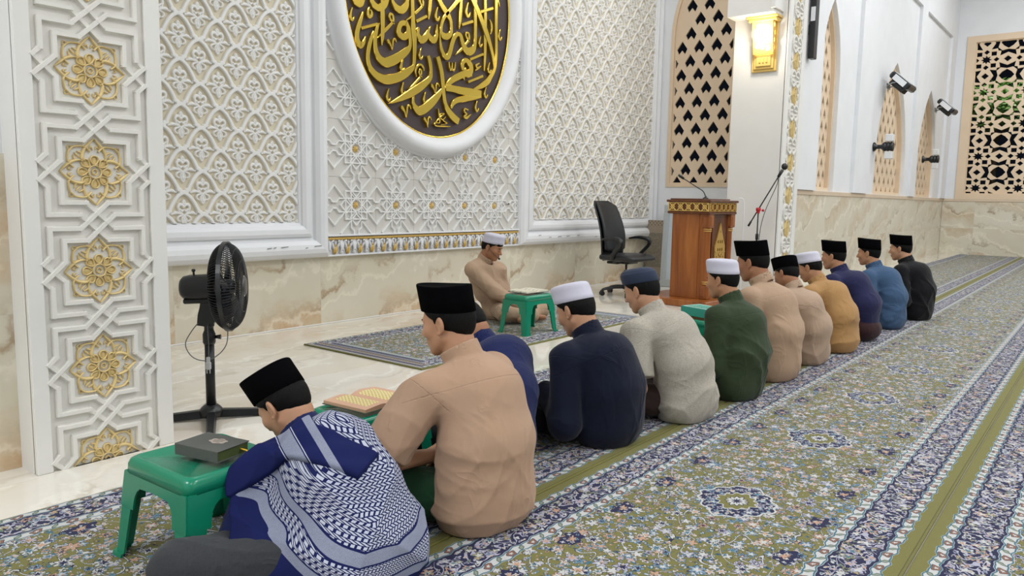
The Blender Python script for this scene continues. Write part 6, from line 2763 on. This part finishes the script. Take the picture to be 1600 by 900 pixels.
PEO[1] = person('nearest man, bent forward in blue checked scarf and black cap', (1.36, 1.60), px_head(414, 582, 2.08), VELVET, SKINS[0], NAVYC, 'trousers', pitch=42, hyaw=.25, s=.94, lower_mat=GREYT, seed=1, h=.0055, hb=.0045, bulge=.065, loose=.002, hem=True, hemlow=False, foldamp=.3, knees=((-.40, .27, .105), (.13, .32, .11)), sh_w=.165)
IM = person('reciter in tan shirt and white cap sitting on the rug facing the row', (5.38, 4.37), px_head(775, 365, 4.28), WCAP, SKINS[1], TANT and cloth('reciter_tan_shirt', srgb(204, 172, 144)), 'trousers', yaw=math.radians(171), pitch=20, hyaw=.42, s=.98, lower_mat=TANT, cap_kind='kopiah', seed=13, h=.0065, hb=.005, fringe=1.0, bulge=.035, hands=((-.09, .21, .17), (.03, .24, .15)), group=None)


# ------------------------------------------------------------------ the checked scarf of the nearest man
def scarf():
    I = PEO[1]
    o, nb, s = I['o'], I['nb'], .94
    SHs, EL, WR = I['SHs'], I['EL'], I['WR']
    tor = I['torso']

    def cloak(p, g=.018):
        d = tor(p, g, 1.22)
        for i in (0, 1):
            d = smin(d, rc(p, nb + np.array([0, -.005, -.055]), SHs[i], .046 + g, .052 + g), .06)
            E_ = EL[i] + np.array([0.02 * (1 if i else -1), .03, .03])
            a = smin(rc(p, SHs[i], E_, .052 + g, .050 + g), rc(p, E_, EL[i] * .55 + WR[i] * .45, .050 + g, .045 + g), .04)
            a = smin(a, rc(p, E_, np.array([E_[0] * 1.02, E_[1] - .02, .05]), .046 + g, .062 + g), .06)
            d = smin(d, a, .06)
        d = smin(d, rc(p, (-.08, .02, .07), (-.21, .17, .07), .105, .095), .08)
        d = smin(d, rc(p, np.array([-.03, .10, .26]), EL[0] + np.array([.03, .02, .02]), .085, .06), .06)
        d = smin(d, rc(p * np.array([.88, 1, 1], np.float32), (-.05, -.02, .08), (.05, -.02, .08), .100 + g, .100 + g), .10)
        x, y, z = p[:, 0], p[:, 1], p[:, 2]
        f1 = (1 - np.abs(np.sin(16 * x + 10 * z + 2 * np.sin(6 * z)))) ** 2 * .008
        f2 = (1 - np.abs(np.sin(13 * z - 22 * x + 1.5 * np.sin(9 * x)))) ** 3 * .007
        d = d - f1 - f2 * np.clip(1.2 - z, 0, 1)
        return d

    nv = (I['hc'] - nb) / np.linalg.norm(I['hc'] - nb)

    def cut(d, p):
        dn = rc(p, nb + np.array([0, .004, -.05]), I['hc'], .066, .062)
        d = smax(d, -dn, .008)
        d = smax(d, (p - (nb + nv * .035)) @ nv, .015)
        d = smax(d, p[:, 1] - (.37 + .75 * (p[:, 2] - .3)), .02)
        return smax(d, .004 - p[:, 2], .004)

    def uv(me, V):
        zc = np.clip((V[:, 2] - I['P0'][2]) / (nb[2] - I['P0'][2]), 0, 1)
        yc = I['P0'][1] + (nb[1] - I['P0'][1]) * zc + .02
        th = np.arctan2(V[:, 0], -(V[:, 1] - yc))
        for nm, val in (('su', th * .17), ('sv', V[:, 2] - .35 * V[:, 1]), ('sq', V[:, 2] - .42 * V[:, 1]), ('sw', .78 * V[:, 0] - .41 * V[:, 1] + .47 * V[:, 2])):
            me.attributes.new(nm, 'FLOAT', 'POINT').data.foreach_set('value', val.astype(np.float32))
    lo_, hi_ = I['lo'] - np.array([.12, .12, 0]), I['hi'] + np.array([.12, 0, .04])
    V, Q = surface(lambda p: cut(cloak(p), p), lo_, hi_, .0055)
    me = fast_mesh('scarf', V, Q, SCARF_M)
    sc = link('scarf', me, o)
    sc['label'] = 'navy and white checked scarf'
    uv(me, V)
    # the folded layer thrown over the left shoulder, with its loose end
    A, B, N_, C_, T_ = [np.array(q) for q in ((-.27, .46, .20), (-.10, .23, .42), (-.035, .27, .50), (-.09, .17, .41), (-.005, .0, .36))]

    def wrap(p):
        d = cloak(p) - .011 - .004 * np.sin(40 * p[:, 1] + 25 * p[:, 0]) ** 2
        r_ = smin(rc(p, A, B, .085, .085), rc(p, B, N_, .075, .06), .03)
        dt = (T_ - C_) / np.linalg.norm(T_ - C_)
        r_ = smin(r_, smax(rc(p, C_, T_ + dt * .05, .062, .056), (p - T_ - dt * .03) @ (dt + np.array([0, 0, -.25])), .006), .02)
        return cut(smax(d, r_, .012), p)
    V, Q = surface(wrap, (-.42, -.15, .05), (.25, .5, .66), .005)
    me = fast_mesh('scarf_end', V, Q, WRAP_M)
    se = link('scarf_end', me, sc)
    uv(me, V)
    return cloak


SM = Mat('checked_scarf', srgb(150, 160, 190), 0.9, 0, 0.15)
SNAVY, SWHITE, SGREY = tuple(v * .75 for v in srgb(30, 38, 92)), tuple(v * .8 for v in srgb(206, 210, 226)), tuple(v * .8 for v in srgb(158, 164, 186))


def weave(M, su, sv):
    wd, ht = .0088, .0062
    row = (sv / ht).floor()
    par = (row * 0.5).fract() * 2.0
    fv = (sv / ht).fract()
    sl = (fv - 0.5) * (par * 2.0 - 1.0) * 0.75
    fu = (su / wd + par * 0.5 + sl).fract()
    w_ = (fu - 0.5).abs().lt(0.30) * (fv - 0.5).abs().lt(0.40)
    return M.mix(w_, SNAVY, SWHITE)


su, sv, sq, sw = [SM.attr(k) for k in ('su', 'sv', 'sq', 'sw')]
wv_ = weave(SM, su, sv)
grey = SM.mix(SM.noise(SM.coords(), 500, 2).gt(0.5), SGREY, tuple(v * .8 for v in SGREY))
col = wv_
for c_ in (.130, .202):
    a_ = (sq - c_).abs()
    col = SM.mix(a_.lt(.0165), col, SNAVY)
    col = SM.mix(a_.lt(.0125), col, grey)
col = SM.mix(sq.lt(.114), col, SNAVY)
SM.base(col)
SM.bump(SM.noise(SM.coords(), 60, 3) * .3 + SM.noise(SM.coords(), 700, 1) * .2, .35, .002)
SCARF_M = SM.m
WM = Mat('navy_scarf_end', SNAVY, 0.9, 0, 0.15)
sw = WM.attr('sw')
col = WM.mix((sw - .022).abs().lt(.027), SNAVY, SWHITE)
col = WM.mix((sw - .022).abs().lt(.0245), col, SNAVY)
grey = WM.mix(WM.noise(WM.coords(), 500, 2).gt(0.5), SGREY, tuple(v * .8 for v in SGREY))
col = WM.mix((sw - .022).abs().lt(.021), col, grey)
col = WM.mix((sw - .098).abs().lt(.012), col, grey)
WM.base(col)
WM.bump(WM.noise(WM.coords(), 60, 3) * .3 + WM.noise(WM.coords(), 700, 1) * .2, .35, .002)
WRAP_M = WM.m
CLOAK = scarf()


def trace(px, py, f, base):
    org = np.array([0, 0, CAM_H]) - base
    d = ray(px, py)
    d = d / np.linalg.norm(d)
    t = 1.0
    for _ in range(80):
        p = (org + d * t)[None].astype(np.float32)
        v = float(f(p)[0])
        t += v * .8
        if v < .0008:
            return org + d * t
    return None


import os
if os.environ.get('DBG'):
    for q in ((390, 777), (504, 727), (576, 896), (453, 748), (474, 896), (466, 680), (493, 727), (453, 647), (601, 735), (520, 620), (640, 740), (655, 820), (570, 640), (400, 720), (390, 860), (620, 660), (540, 800)):
        print('TR', q, trace(*q, CLOAK, PEO[1]['base']))

# ------------------------------------------------------------------ headset of the reciter
mb = MB()
mb.T = IM['T']
mb.tube([tuple(q) for q in spline([(.084, -.005, .012), (.086, .03, -.02), (.078, .088, -.045), (.050, .122, -.066)], 5)], .0022, 6)
mb.sphere((.046, .126, -.067), (.011, .012, .011), 12, 8)
mb.build('headset_microphone', BLACKP, IM['o'])
